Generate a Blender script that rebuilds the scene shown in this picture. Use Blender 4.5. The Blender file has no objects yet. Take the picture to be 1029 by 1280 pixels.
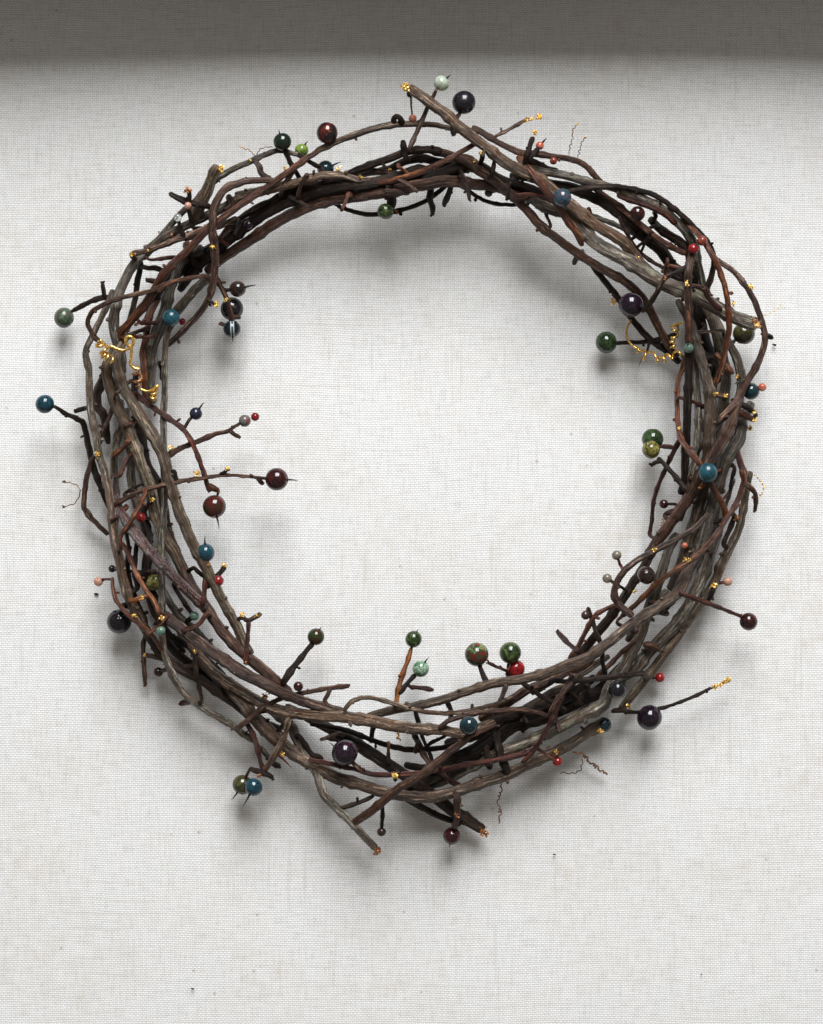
import bpy, math, random
from mathutils import Vector, noise
random.seed(7)
C = bpy.context.scene.collection
R = math.radians

# ---------------------------------------------------------------- units
U = 0.0004            # one unit of the traced plan = 0.4 mm
CX, CY = 514.5, 640.0
H = 3500.0            # camera height in plan units

def W(x, y, z):
    """plan position seen at (x, y) for something z above the canvas -> world"""
    k = 1.0 - z / H
    return Vector(((x - CX) * k * U, (CY - y) * k * U, z * U))

# ---------------------------------------------------------------- camera, world, light
scene = bpy.context.scene
cam = bpy.data.cameras.new('camera'); camo = bpy.data.objects.new('camera', cam)
C.objects.link(camo); scene.camera = camo
camo.location = (0, 0, H * U); camo.rotation_euler = (0, 0, 0)
cam.sensor_fit = 'HORIZONTAL'; cam.sensor_width = 36.0
cam.lens = 36.0 * H / 1029.0
cam.clip_start = 0.05; cam.clip_end = 50

world = bpy.data.worlds.new('World'); scene.world = world; world.use_nodes = True
bg = world.node_tree.nodes['Background']
bg.inputs[0].default_value = (1.0, 0.94, 0.86, 1); bg.inputs[1].default_value = 0.215

LD = Vector((0.10, 1.0, 0.84)).normalized()          # the window: two casement panes side by side
side = Vector((1.0, -0.10, 0)).normalized()
for k in (-1, 1):
    lamp = bpy.data.lights.new('window_light', 'AREA'); lamp.shape = 'RECTANGLE'
    lamp.size = 0.68; lamp.size_y = 2.0; lamp.energy = 82.0; lamp.color = (0.965, 0.98, 1.0)
    lo = bpy.data.objects.new('window_light', lamp); C.objects.link(lo)
    lo.location = LD * 3.0 + side * 0.39 * k
    lo.rotation_euler = (-LD).to_track_quat('-Z', 'Y').to_euler()
scene.view_settings.view_transform = 'Standard'; scene.view_settings.look = 'None'
scene.view_settings.exposure = 0.0; scene.view_settings.gamma = 1.0

# ---------------------------------------------------------------- materials
def new_mat(name):
    m = bpy.data.materials.new(name); m.use_nodes = True
    nt = m.node_tree; return m, nt, nt.nodes, nt.links, nt.nodes['Principled BSDF']

def N(nodes, typ, **kw):
    n = nodes.new(typ)
    for k, v in kw.items():
        if k in ('op', 'operation'): n.operation = v
        else: setattr(n, k, v)
    return n

def math_node(nt, op, a, b=None, c=None):
    n = nt.nodes.new('ShaderNodeMath'); n.operation = op
    for i, v in enumerate((a, b, c)):
        if v is None: continue
        if isinstance(v, (int, float)): n.inputs[i].default_value = v
        else: nt.links.new(v, n.inputs[i])
    return n.outputs[0]

def ramp(nt, src, stops, interp='LINEAR'):
    n = nt.nodes.new('ShaderNodeValToRGB'); n.color_ramp.interpolation = interp
    e = n.color_ramp.elements
    while len(e) > 1: e.remove(e[-1])
    e[0].position = stops[0][0]; e[0].color = (*stops[0][1], 1)
    for p, c in stops[1:]:
        q = e.new(p); q.color = (*c, 1)
    nt.links.new(src, n.inputs[0]); return n.outputs[0]

def noise_tex(nt, vec, scale, detail=3, rough=0.5, dist=0.0):
    n = nt.nodes.new('ShaderNodeTexNoise'); n.inputs['Scale'].default_value = scale
    n.inputs['Detail'].default_value = detail; n.inputs['Roughness'].default_value = rough
    n.inputs['Distortion'].default_value = dist
    if vec is not None: nt.links.new(vec, n.inputs['Vector'])
    return n.outputs['Fac']

def mix(nt, fac, a, b, mode='MIX'):
    n = nt.nodes.new('ShaderNodeMix'); n.data_type = 'RGBA'; n.blend_type = mode
    if isinstance(fac, (int, float)): n.inputs[0].default_value = fac
    else: nt.links.new(fac, n.inputs[0])
    for i, v in ((6, a), (7, b)):
        if isinstance(v, tuple): n.inputs[i].default_value = (*v, 1)
        else: nt.links.new(v, n.inputs[i])
    return n.outputs[2]

def mapping(nt, vec, scale):
    n = nt.nodes.new('ShaderNodeMapping'); n.inputs['Scale'].default_value = scale
    nt.links.new(vec, n.inputs['Vector']); return n.outputs[0]

def bark(name, deep, mid, light, rough=0.46, spec=0.5, bump=0.75, lichen=None, shine=0.0):
    m, nt, nodes, links, b = new_mat(name)
    uv = nodes.new('ShaderNodeTexCoord').outputs['UV']
    info = nodes.new('ShaderNodeObjectInfo').outputs['Random']
    comb = nodes.new('ShaderNodeCombineXYZ'); links.new(math_node(nt, 'MULTIPLY', info, 37.0), comb.inputs[2])
    add = nodes.new('ShaderNodeVectorMath'); add.operation = 'ADD'
    links.new(uv, add.inputs[0]); links.new(comb.outputs[0], add.inputs[1]); v = add.outputs[0]
    mid = tuple(c * 0.80 for c in mid); deep = tuple(c * 0.7 for c in deep); light = tuple(c * 1.08 for c in light)
    # UV: x = arc round the cane, y = length along it, both in plan units / 10
    streak = noise_tex(nt, mapping(nt, v, (3.0, 0.22, 1)), 1.0, 6, 0.72, 0.3)
    fine = noise_tex(nt, mapping(nt, v, (8, 1.7, 1)), 1.0, 4, 0.65)
    patch = noise_tex(nt, mapping(nt, v, (0.7, 0.16, 1)), 1.0, 4, 0.6, 0.6)
    col = ramp(nt, streak, [(0.40, deep), (0.47, mid), (0.53, mid), (0.60, light)])
    warm = mix(nt, ramp(nt, patch, [(0.38, (0, 0, 0)), (0.62, (1, 1, 1))]), col,
               mix(nt, 0.75, col, tuple(c * s for c, s in zip(mid, (1.0, 0.72, 0.55)))))
    if lichen:
        lf = ramp(nt, noise_tex(nt, mapping(nt, v, (1.6, 0.8, 1)), 1.0, 6, 0.7), [(0.56, (0, 0, 0)), (0.66, (1, 1, 1))])
        warm = mix(nt, lf, warm, lichen)
    specks = ramp(nt, fine, [(0.36, (0.25, 0.21, 0.19)), (0.47, (1, 1, 1)), (0.56, (1, 1, 1)), (0.66, (2.2, 2.1, 2.0))])
    col = mix(nt, 0.8, warm, specks, 'MULTIPLY')
    # long cracks in the bark
    wv = noise_tex(nt, mapping(nt, v, (2.2, 0.12, 1)), 1.0, 2, 0.5, 0.8)
    crk = ramp(nt, math_node(nt, 'ABSOLUTE', math_node(nt, 'SUBTRACT', wv, 0.5)), [(0.006, (1, 1, 1)), (0.022, (0, 0, 0))])
    col = mix(nt, math_node(nt, 'MULTIPLY', crk, 0.85), col, tuple(c * 0.5 for c in deep))
    # pores: pale dots
    vo = nodes.new('ShaderNodeTexVoronoi'); vo.inputs['Scale'].default_value = 1.0
    links.new(mapping(nt, v, (2.4, 1.3, 1)), vo.inputs['Vector'])
    dots = ramp(nt, vo.outputs['Distance'], [(0.05, (1, 1, 1)), (0.13, (0, 0, 0))])
    col = mix(nt, math_node(nt, 'MULTIPLY', dots, 0.35), col, tuple(min(1, c * 1.8) for c in light))
    tone = math_node(nt, 'MULTIPLY_ADD', info, 0.6, 0.60)
    hs = nodes.new('ShaderNodeHueSaturation'); hs.inputs['Saturation'].default_value = 1.1; links.new(col, hs.inputs['Color']); links.new(tone, hs.inputs['Value'])
    links.new(hs.outputs[0], b.inputs['Base Color'])
    links.new(math_node(nt, 'MULTIPLY_ADD', fine, 0.35, rough - 0.17), b.inputs['Roughness'])
    b.inputs['Specular IOR Level'].default_value = spec
    if shine:
        b.inputs['Coat Weight'].default_value = shine; b.inputs['Coat Roughness'].default_value = 0.14
    hgt = math_node(nt, 'SUBTRACT', math_node(nt, 'ADD', math_node(nt, 'MULTIPLY', streak, 1.0), math_node(nt, 'MULTIPLY', fine, 0.45)), math_node(nt, 'MULTIPLY', crk, 0.22))
    bp = nodes.new('ShaderNodeBump'); bp.inputs['Strength'].default_value = bump
    bp.inputs['Distance'].default_value = 0.0016
    links.new(hgt, bp.inputs['Height']); links.new(bp.outputs[0], b.inputs['Normal'])
    if shine: links.new(bp.outputs[0], b.inputs['Coat Normal'])
    return m

BARK = {
 'grey':   bark('grey_bark', (0.030, 0.026, 0.022), (0.118, 0.100, 0.080), (0.42, 0.385, 0.33), lichen=(0.17, 0.19, 0.13)),
 'pale':   bark('pale_grey_bark', (0.06, 0.052, 0.044), (0.20, 0.18, 0.155), (0.55, 0.52, 0.47), lichen=(0.27, 0.29, 0.22)),
 'olive':  bark('olive_bark', (0.024, 0.017, 0.012), (0.105, 0.078, 0.054), (0.36, 0.295, 0.225), lichen=(0.12, 0.115, 0.06)),
 'tan':    bark('tan_bark', (0.028, 0.019, 0.013), (0.125, 0.088, 0.062), (0.46, 0.35, 0.265)),
 'brown':  bark('brown_bark', (0.014, 0.008, 0.006), (0.070, 0.034, 0.021), (0.26, 0.15, 0.10), 0.46, 0.45),
 'rust':   bark('rust_bark', (0.022, 0.006, 0.003), (0.115, 0.040, 0.020), (0.36, 0.15, 0.07), 0.42, 0.5, 0.8, shine=0.12),
 'purple': bark('purple_bark', (0.020, 0.011, 0.010), (0.088, 0.052, 0.040), (0.38, 0.26, 0.20), 0.44, 0.45),
 'shiny':  bark('glossy_purple_bark', (0.016, 0.007, 0.006), (0.060, 0.026, 0.022), (0.20, 0.10, 0.08), 0.28, 0.7, 1.0, shine=1.0),
 'dark':   bark('dark_bark', (0.006, 0.005, 0.004), (0.026, 0.018, 0.014), (0.080, 0.056, 0.043), 0.5, 0.22),
 'darkred': bark('dark_red_bark', (0.010, 0.003, 0.002), (0.055, 0.017, 0.011), (0.18, 0.055, 0.035), 0.42, 0.45, 0.8),
 'orange': bark('orange_bark', (0.05, 0.018, 0.006), (0.22, 0.085, 0.03), (0.42, 0.20, 0.085), 0.5, 0.4, 0.4),
}

def gold_mat(name, col, rough=0.28, bump=0.6):
    m, nt, nodes, links, b = new_mat(name)
    ob = nodes.new('ShaderNodeTexCoord').outputs['Object']
    n1 = noise_tex(nt, ob, 900, 3, 0.6)
    links.new(ramp(nt, n1, [(0.34, tuple(c * 0.35 for c in col)), (0.5, col), (0.7, tuple(min(1, c * 1.25) for c in col))]), b.inputs['Base Color'])
    b.inputs['Metallic'].default_value = 0.82; b.inputs['Roughness'].default_value = rough
    bp = nodes.new('ShaderNodeBump'); bp.inputs['Strength'].default_value = bump; bp.inputs['Distance'].default_value = 0.0006
    links.new(n1, bp.inputs['Height']); links.new(bp.outputs[0], b.inputs['Normal'])
    return m
GOLD = gold_mat('gold_foil', (1.0, 0.66, 0.20), 0.34)
COPPER = gold_mat('copper_foil', (0.50, 0.24, 0.11), 0.42)
WIRE = gold_mat('gold_wire', (0.86, 0.52, 0.15), 0.24, 0.15)
WOODEND = gold_mat('gilded_wood_end', (0.80, 0.52, 0.2), 0.5); WOODEND.node_tree.nodes['Principled BSDF'].inputs['Metallic'].default_value = 0.35
DRYW = bark('dry_tendril_bark', (0.07, 0.03, 0.015), (0.20, 0.10, 0.055), (0.38, 0.24, 0.15), 0.6)

def stone(name, cols, scale=260, gloss=0.12, clear=0.0, band=False, spec=0.5):
    m, nt, nodes, links, b = new_mat(name)
    ob = nodes.new('ShaderNodeTexCoord').outputs['Object']
    info = nodes.new('ShaderNodeObjectInfo').outputs['Random']
    comb = nodes.new('ShaderNodeCombineXYZ'); links.new(info, comb.inputs[0]); links.new(info, comb.inputs[2])
    add = nodes.new('ShaderNodeVectorMath'); add.operation = 'ADD'
    links.new(ob, add.inputs[0]); links.new(comb.outputs[0], add.inputs[1]); v = add.outputs[0]
    if band:
        wv = nodes.new('ShaderNodeTexWave'); wv.inputs['Scale'].default_value = 40; wv.inputs['Distortion'].default_value = 2.5
        links.new(mapping(nt, v, (1, 0.8, 0.6)), wv.inputs['Vector']); f = wv.outputs['Fac']
    else:
        f = noise_tex(nt, v, scale, 5, 0.6, 1.4)
    k = len(cols)
    if k == 1: stops = [(0.0, tuple(c * 0.75 for c in cols[0])), (1.0, cols[0])]
    elif band: stops = [(0.0, cols[0]), (0.80, cols[0]), (0.92, cols[-1]), (1.0, cols[0])]
    else: stops = [(0.36 + 0.30 * i / (k - 1), c) for i, c in enumerate(cols)]
    base = ramp(nt, f, stops)
    dust = ramp(nt, noise_tex(nt, v, 1500, 2, 0.5), [(0.62, (0, 0, 0)), (0.74, (1, 1, 1))])
    base = mix(nt, math_node(nt, 'MULTIPLY', dust, 0.14), base, (0.35, 0.33, 0.30))
    links.new(base, b.inputs['Base Color'])
    links.new(math_node(nt, 'MULTIPLY_ADD', dust, 0.2, gloss), b.inputs['Roughness'])
    b.inputs['Specular IOR Level'].default_value = spec
    b.inputs['IOR'].default_value = 1.55
    wb = nodes.new('ShaderNodeBump'); wb.inputs['Strength'].default_value = 0.25; wb.inputs['Distance'].default_value = 0.0004
    links.new(noise_tex(nt, v, 420, 3, 0.55), wb.inputs['Height']); links.new(wb.outputs[0], b.inputs['Normal'])
    if clear:
        b.inputs['Transmission Weight'].default_value = clear
    return m
ST = {
 'black':   stone('black_bead', [(0.004, 0.004, 0.006), (0.010, 0.008, 0.012)]),
 'purple':  stone('dark_purple_bead', [(0.004, 0.002, 0.005), (0.010, 0.004, 0.010), (0.026, 0.007, 0.016)]),
 'plum':    stone('plum_bead', [(0.004, 0.003, 0.005), (0.014, 0.010, 0.016)], gloss=0.22),
 'wine':    stone('wine_red_bead', [(0.006, 0.002, 0.002), (0.026, 0.004, 0.004), (0.07, 0.008, 0.007)]),
 'red':     stone('red_bead', [(0.10, 0.004, 0.004), (0.34, 0.010, 0.012)]),
 'brick':   stone('brick_red_bead', [(0.12, 0.02, 0.012), (0.30, 0.06, 0.035)]),
 'coral':   stone('coral_bead', [(0.42, 0.07, 0.03), (0.60, 0.26, 0.18)]),
 'peach':   stone('peach_bead', [(0.55, 0.22, 0.14), (0.72, 0.46, 0.36)], clear=0.35),
 'teal':    stone('teal_bead', [(0.003, 0.018, 0.028), (0.010, 0.060, 0.085)]),
 'dteal':   stone('dark_teal_bead', [(0.003, 0.010, 0.014), (0.008, 0.035, 0.045)]),
 'turq':    stone('turquoise_bead', [(0.004, 0.032, 0.046), (0.012, 0.085, 0.115)], gloss=0.25),
 'blue':    stone('slate_blue_bead', [(0.008, 0.024, 0.04), (0.028, 0.07, 0.10), (0.10, 0.035, 0.05)]),
 'navy':    stone('navy_bead', [(0.005, 0.006, 0.016), (0.025, 0.03, 0.06)]),
 'green':   stone('moss_green_bead', [(0.006, 0.012, 0.004), (0.028, 0.050, 0.012), (0.13, 0.17, 0.055)]),
 'dgreen':  stone('dark_green_bead', [(0.005, 0.010, 0.004), (0.018, 0.040, 0.010), (0.05, 0.09, 0.03)]),
 'bgreen':  stone('blackish_green_bead', [(0.003, 0.006, 0.004), (0.010, 0.020, 0.013)]),
 'lime':    stone('lime_green_bead', [(0.06, 0.11, 0.015), (0.22, 0.31, 0.06)]),
 'mixed':   stone('mottled_green_red_bead', [(0.16, 0.012, 0.008), (0.05, 0.02, 0.01), (0.025, 0.05, 0.02), (0.10, 0.17, 0.07), (0.28, 0.18, 0.05)], scale=230),
 'grered':  stone('green_and_red_bead', [(0.09, 0.008, 0.006), (0.045, 0.010, 0.006), (0.022, 0.020, 0.006), (0.020, 0.045, 0.010)], scale=110),
 'grgreen': stone('greyish_green_bead', [(0.14, 0.05, 0.05), (0.07, 0.075, 0.06), (0.03, 0.06, 0.03), (0.11, 0.14, 0.10)], scale=150, gloss=0.2),
 'jade':    stone('speckled_jade_bead', [(0.04, 0.10, 0.06), (0.16, 0.28, 0.18), (0.40, 0.50, 0.38)], scale=500),
 'sage':    stone('sage_green_bead', [(0.07, 0.13, 0.10), (0.17, 0.27, 0.20)], gloss=0.25),
 'grgrey':  stone('greenish_grey_bead', [(0.045, 0.07, 0.04), (0.13, 0.13, 0.12), (0.16, 0.045, 0.045)], gloss=0.22),
 'olive':   stone('olive_bead', [(0.018, 0.016, 0.006), (0.07, 0.065, 0.02)]),
 'yolive':  stone('yellow_olive_bead', [(0.02, 0.02, 0.006), (0.12, 0.105, 0.02), (0.30, 0.27, 0.08)], scale=300),
 'swirl':   stone('black_red_gold_bead', [(0.006, 0.004, 0.004), (0.012, 0.008, 0.01), (0.10, 0.010, 0.006), (0.26, 0.10, 0.02)], scale=110),
 'banded':  stone('black_white_banded_bead', [(0.003, 0.008, 0.012), (0.45, 0.52, 0.52)], band=True),
 'smoke':   stone('smoky_bead', [(0.20, 0.16, 0.12), (0.42, 0.36, 0.29)], clear=0.55),
 'clear':   stone('clear_bead', [(0.75, 0.78, 0.74), (0.9, 0.9, 0.9)], clear=0.85),
 'pgreen':  stone('pale_green_bead', [(0.42, 0.52, 0.36), (0.72, 0.78, 0.66)], clear=0.45),
 'brown':   stone('dark_brown_bead', [(0.008, 0.005, 0.004), (0.05, 0.025, 0.018)]),
}
THORN = bark('thorn_black', (0.004, 0.003, 0.003), (0.014, 0.010, 0.010), (0.04, 0.03, 0.028), 0.4, 0.5, 0.2)

# ---------------------------------------------------------------- canvas material (plain weave, relief in the bump)
def canvas_mat():
    m, nt, nodes, links, b = new_mat('woven_canvas')
    ob = nodes.new('ShaderNodeTexCoord').outputs['Object']
    # slow drift of the threads
    nz = nodes.new('ShaderNodeTexNoise'); nz.inputs['Scale'].default_value = 9; nz.inputs['Detail'].default_value = 2
    links.new(ob, nz.inputs['Vector'])
    sub = nodes.new('ShaderNodeVectorMath'); sub.operation = 'SUBTRACT'; links.new(nz.outputs['Color'], sub.inputs[0]); sub.inputs[1].default_value = (0.5, 0.5, 0.5)
    nz2 = nodes.new('ShaderNodeTexNoise'); nz2.inputs['Scale'].default_value = 330; nz2.inputs['Detail'].default_value = 1
    links.new(ob, nz2.inputs['Vector'])
    sub2 = nodes.new('ShaderNodeVectorMath'); sub2.operation = 'SUBTRACT'; links.new(nz2.outputs['Color'], sub2.inputs[0]); sub2.inputs[1].default_value = (0.5, 0.5, 0.5)
    s1 = nodes.new('ShaderNodeVectorMath'); s1.operation = 'SCALE'; links.new(sub.outputs[0], s1.inputs[0]); s1.inputs['Scale'].default_value = 0.006
    s2 = nodes.new('ShaderNodeVectorMath'); s2.operation = 'SCALE'; links.new(sub2.outputs[0], s2.inputs[0]); s2.inputs['Scale'].default_value = 0.0006
    a1 = nodes.new('ShaderNodeVectorMath'); a1.operation = 'ADD'; links.new(ob, a1.inputs[0]); links.new(s1.outputs[0], a1.inputs[1])
    a2 = nodes.new('ShaderNodeVectorMath'); a2.operation = 'ADD'; links.new(a1.outputs[0], a2.inputs[0]); links.new(s2.outputs[0], a2.inputs[1])
    sep = nodes.new('ShaderNodeSeparateXYZ'); links.new(a2.outputs[0], sep.inputs[0])
    pu, pv = 2.45 * U, 2.75 * U
    u = math_node(nt, 'MULTIPLY', sep.outputs[0], math.pi / pu)
    v = math_node(nt, 'MULTIPLY', sep.outputs[1], math.pi / pv)
    su = math_node(nt, 'SINE', u); sv = math_node(nt, 'SINE', v)
    s = math_node(nt, 'MULTIPLY', su, sv)
    # strength of each warp and weft thread varies
    def thread(sc):
        return noise_tex(nt, mapping(nt, a1.outputs[0], sc), 1.0, 2, 0.6)
    tu = thread((1 / pu * 0.9, 110, 1)); tv = thread((110, 1 / pv * 0.9, 1))
    ru = math_node(nt, 'POWER', math_node(nt, 'ABSOLUTE', su), 0.6)
    rv = math_node(nt, 'POWER', math_node(nt, 'ABSOLUTE', sv), 0.6)
    hu = math_node(nt, 'MULTIPLY', ru, math_node(nt, 'MULTIPLY_ADD', s, 0.62, math_node(nt, 'MULTIPLY_ADD', tu, 0.25, 0.28)))
    hv = math_node(nt, 'MULTIPLY', rv, math_node(nt, 'MULTIPLY_ADD', s, -0.62, math_node(nt, 'MULTIPLY_ADD', tv, 0.3, 0.28)))
    hgt = math_node(nt, 'MAXIMUM', math_node(nt, 'MULTIPLY', hu, 0.62), hv)
    # colour: undyed cotton and linen threads, a few darker slubs, faint stains, flecks
    slub = math_node(nt, 'MULTIPLY', tu, tv)
    base = ramp(nt, math_node(nt, 'ADD', math_node(nt, 'MULTIPLY', tu, 0.5), math_node(nt, 'MULTIPLY', tv, 0.5)),
                [(0.30, (0.70, 0.69, 0.67)), (0.48, (0.83, 0.83, 0.825)), (0.7, (0.90, 0.90, 0.90))])
    hole_shade = ramp(nt, hgt, [(0.20, (0.68, 0.67, 0.65)), (0.62, (1, 1, 1))])      # shade in the holes and on the lower warp, painted into the colour
    col = mix(nt, 0.85, base, hole_shade, 'MULTIPLY')
    big = ramp(nt, noise_tex(nt, ob, 14, 5, 0.62), [(0.44, (0, 0, 0)), (0.72, (1, 1, 1))])
    mid = ramp(nt, noise_tex(nt, ob, 120, 4, 0.7), [(0.40, (0, 0, 0)), (0.8, (1, 1, 1))])
    for sc in ((16, 1 / pv * 0.55, 1), (1 / pu * 0.5, 20, 1)):      # slubs: here and there a coarser, duller thread
        sl = ramp(nt, noise_tex(nt, mapping(nt, a1.outputs[0], sc), 1.0, 1, 0.5), [(0.64, (0, 0, 0)), (0.74, (1, 1, 1))])
        col = mix(nt, math_node(nt, 'MULTIPLY', sl, 0.35), col, (0.55, 0.53, 0.48))
    st = math_node(nt, 'MULTIPLY', math_node(nt, 'MULTIPLY', big, mid), 0.6)
    col = mix(nt, st, col, (0.55, 0.47, 0.36))
    vo = nodes.new('ShaderNodeTexVoronoi'); vo.inputs['Scale'].default_value = 75; links.new(ob, vo.inputs['Vector'])
    keep = math_node(nt, 'GREATER_THAN', vo.outputs['Color'], 0.62)
    fl = ramp(nt, vo.outputs['Distance'], [(0.035, (1, 1, 1)), (0.075, (0, 0, 0))])
    col = mix(nt, math_node(nt, 'MULTIPLY', math_node(nt, 'MULTIPLY', fl, keep), 0.5), col, (0.33, 0.25, 0.17))
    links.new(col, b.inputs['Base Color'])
    b.inputs['Roughness'].default_value = 0.92; b.inputs['Specular IOR Level'].default_value = 0.12
    b.inputs['Sheen Weight'].default_value = 0.1
    fib = noise_tex(nt, ob, 5200, 3, 0.6)
    hh = math_node(nt, 'ADD', hgt, math_node(nt, 'MULTIPLY', fib, 0.22))
    bp = nodes.new('ShaderNodeBump'); bp.inputs['Strength'].default_value = 0.6; bp.inputs['Distance'].default_value = 0.00026
    links.new(hh, bp.inputs['Height']); links.new(bp.outputs[0], b.inputs['Normal'])
    return m

# ---------------------------------------------------------------- mesh helpers
def mesh_obj(name, verts, faces, mat, parent=None, uvs=None, smooth=True, mats=None, fmat=None):
    me = bpy.data.meshes.new(name); me.from_pydata(verts, [], faces)
    for mm in ([mat] if mats is None else mats): me.materials.append(mm)
    if smooth: me.polygons.foreach_set('use_smooth', [True] * len(faces))
    if fmat: me.polygons.foreach_set('material_index', fmat)
    if uvs:
        lay = me.uv_layers.new(name='UVMap'); d = []
        for f in uvs:
            for c in f: d.extend(c)
        lay.data.foreach_set('uv', d)
    me.update()
    o = bpy.data.objects.new(name, me); C.objects.link(o)
    if parent is not None: o.parent = parent
    return o

def tag(o, label=None, cat=None, group=None, kind=None):
    if label: o['label'] = label
    if cat: o['category'] = cat
    if group: o['group'] = group
    if kind: o['kind'] = kind
    return o

def spline(P, step):
    """Catmull-Rom through tuples (any length), sampled about every step plan units"""
    n = len(P); out = []
    Q = [tuple(2 * a - b for a, b in zip(P[0], P[1]))] + list(P) + [tuple(2 * a - b for a, b in zip(P[-1], P[-2]))]
    for i in range(1, n):
        p0, p1, p2, p3 = Q[i - 1], Q[i], Q[i + 1], Q[i + 2]
        L = math.dist(p1[:2], p2[:2]); k = max(1, int(L / step + 0.5))
        for j in range(k):
            t = j / k
            out.append(tuple(0.5 * ((2 * b) + (c - a) * t + (2 * a - 5 * b + 4 * c - d) * t * t + (3 * b - a - 3 * c + d) * t ** 3)
                             for a, b, c, d in zip(p0, p1, p2, p3)))
    out.append(P[-1]); return out

seed_n = [0]
def tube_geo(S, V, F, UVs, knob=0.10, sides=10, ridge=0.07, tip=False, cap0=True, wob=0.0, joints=0):
    """S: list of (x, y, z, r) in plan units; appends a bark-surfaced tube"""
    seed_n[0] += 1; sd = seed_n[0] * 13.7
    pts = [W(*s[:3]) / U for s in S]
    if wob:
        for i, p in enumerate(pts):
            q = i * 0.35
            pts[i] = p + Vector((noise.noise((q, sd, 0)), noise.noise((q, sd, 9)), noise.noise((q, sd, 20)))) * wob
    n = len(pts); L = 0.0; base = len(V)
    T0 = (pts[1] - pts[0]).normalized()
    ref = Vector((0, 0, 1)) if abs(T0.z) < 0.9 else Vector((1, 0, 0))
    A = T0.cross(ref).normalized()
    vs = []
    for i in range(n):
        T = (pts[min(i + 1, n - 1)] - pts[max(i - 1, 0)]).normalized()
        A = (A - T * A.dot(T)).normalized(); B = T.cross(A)
        if i: L += (pts[i] - pts[i - 1]).length
        r = S[i][3] * (1 + knob * 1.6 * noise.noise((L / 14, sd, 3)) + knob * noise.noise((L / 45, sd, 7)))
        if joints:
            dj = (L + sd * 7) % joints - joints / 2
            r *= 1 + 0.20 * math.exp(-(dj / 4.0) ** 2) - 0.05 * math.exp(-((dj - 9) / 5) ** 2)
        if tip: r *= max(0.06, min(1.0, (n - 1 - i) / (n * 0.9)))
        elif i == n - 1: r *= 0.80
        if i == 0 and cap0: r *= 0.80
        for k in range(sides):
            a = 2 * math.pi * k / sides
            rr = r * (1 + ridge * 2.0 * noise.noise((math.cos(a) * 1.6 + sd, math.sin(a) * 1.6, L / 26)) + ridge * 1.3 * noise.noise((math.cos(a) * 5 + sd, math.sin(a) * 5, L / 24)))
            V.append((pts[i] + A * math.cos(a) * rr + B * math.sin(a) * rr) * U)
        vs.append(L)
    arc = 2 * math.pi * S[n // 2][3] / 10
    for i in range(n - 1):
        for k in range(sides):
            k2 = (k + 1) % sides; a = base + i * sides
            F.append((a + k, a + k2, a + sides + k2, a + sides + k))
            u0, u1 = arc * k / sides, arc * (k + 1) / sides
            UVs.append(((u0, vs[i] / 10), (u1, vs[i] / 10), (u1, vs[i + 1] / 10), (u0, vs[i + 1] / 10)))
    # caps: a slightly raised centre point
    for end, i in ((0, 0), (1, n - 1)):
        T = (pts[1] - pts[0]).normalized() if end == 0 else (pts[-1] - pts[-2]).normalized()
        V.append((pts[i] + T * S[i][3] * (-0.25 if end == 0 else 0.25)) * U); c = len(V) - 1
        a = base + i * sides
        for k in range(sides):
            k2 = (k + 1) % sides
            F.append((a + k2, a + k, c) if end == 0 else (a + k, a + k2, c))
            UVs.append(((0, 0), (0.1, 0), (0.05, 0.1)))

def nub_geo(V, F, UVs, p, d, L, r):
    """bud or broken side spur at plan point p, pointing along d"""
    S = []; k = 5
    for i in range(k):
        t = i / (k - 1)
        w = (1.0, 0.8, 0.75, 1.05, 0.6)[i]
        S.append((p[0] + d[0] * L * t, p[1] + d[1] * L * t, p[2] + d[2] * L * t, r * w))
    tube_geo(S, V, F, UVs, knob=0.25, sides=7, ridge=0.1)

wreath = bpy.data.objects.new('wreath', None); C.objects.link(wreath)
tag(wreath, 'round wreath of twisted grapevine canes with coloured beads on thorny twigs, lying on white canvas', 'wreath')

def rise(y): return 34 * min(1, max(0, (440 - y) / 240))
CANES = []    # (object, samples) for attaching beads and foil
SPECS = []
RING = [(500,228),(560,224),(620,232),(680,248),(740,275),(795,303),(845,345),(880,395),(893,440),(890,490),(885,540),(890,590),(884,640),(868,690),(846,735),(815,780),(770,830),(715,870),(650,905),(590,935),(520,950),(450,940),(395,915),(340,885),(295,855),(250,815),(215,765),(188,710),(172,655),(160,600),(150,545),(150,500),(158,450),(178,400),(215,340),(262,300),(310,272),(370,248),(435,234)]
def cane(mat, z, r, pts, name='vine', knob=0.10, nubs=True, label=None, tip=False, wob=0.9, step=3.2, tail=True):
    """z: single, (z0,z1) or list; r the same; pts plan points. Noted here, built by build_canes()."""
    n = len(pts)
    def prof(a):
        if isinstance(a, (int, float)): return [a] * n
        m = len(a); out = []
        for i in range(n):
            t = i / (n - 1) * (m - 1); j = min(int(t), m - 2); f = t - j
            out.append(a[j] * (1 - f) + a[j + 1] * f)
        return out
    Z, Rr = prof(z), prof(r)
    P = [(p[0], p[1], Z[i], Rr[i] * (0.93 if Rr[i] > 3 else 1)) for i, p in enumerate(pts)]
    SPECS.append(dict(P=P, mat=mat, name=name, knob=knob, nubs=nubs, label=label, tip=tip, wob=wob, step=step, tail=tail))

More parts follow.
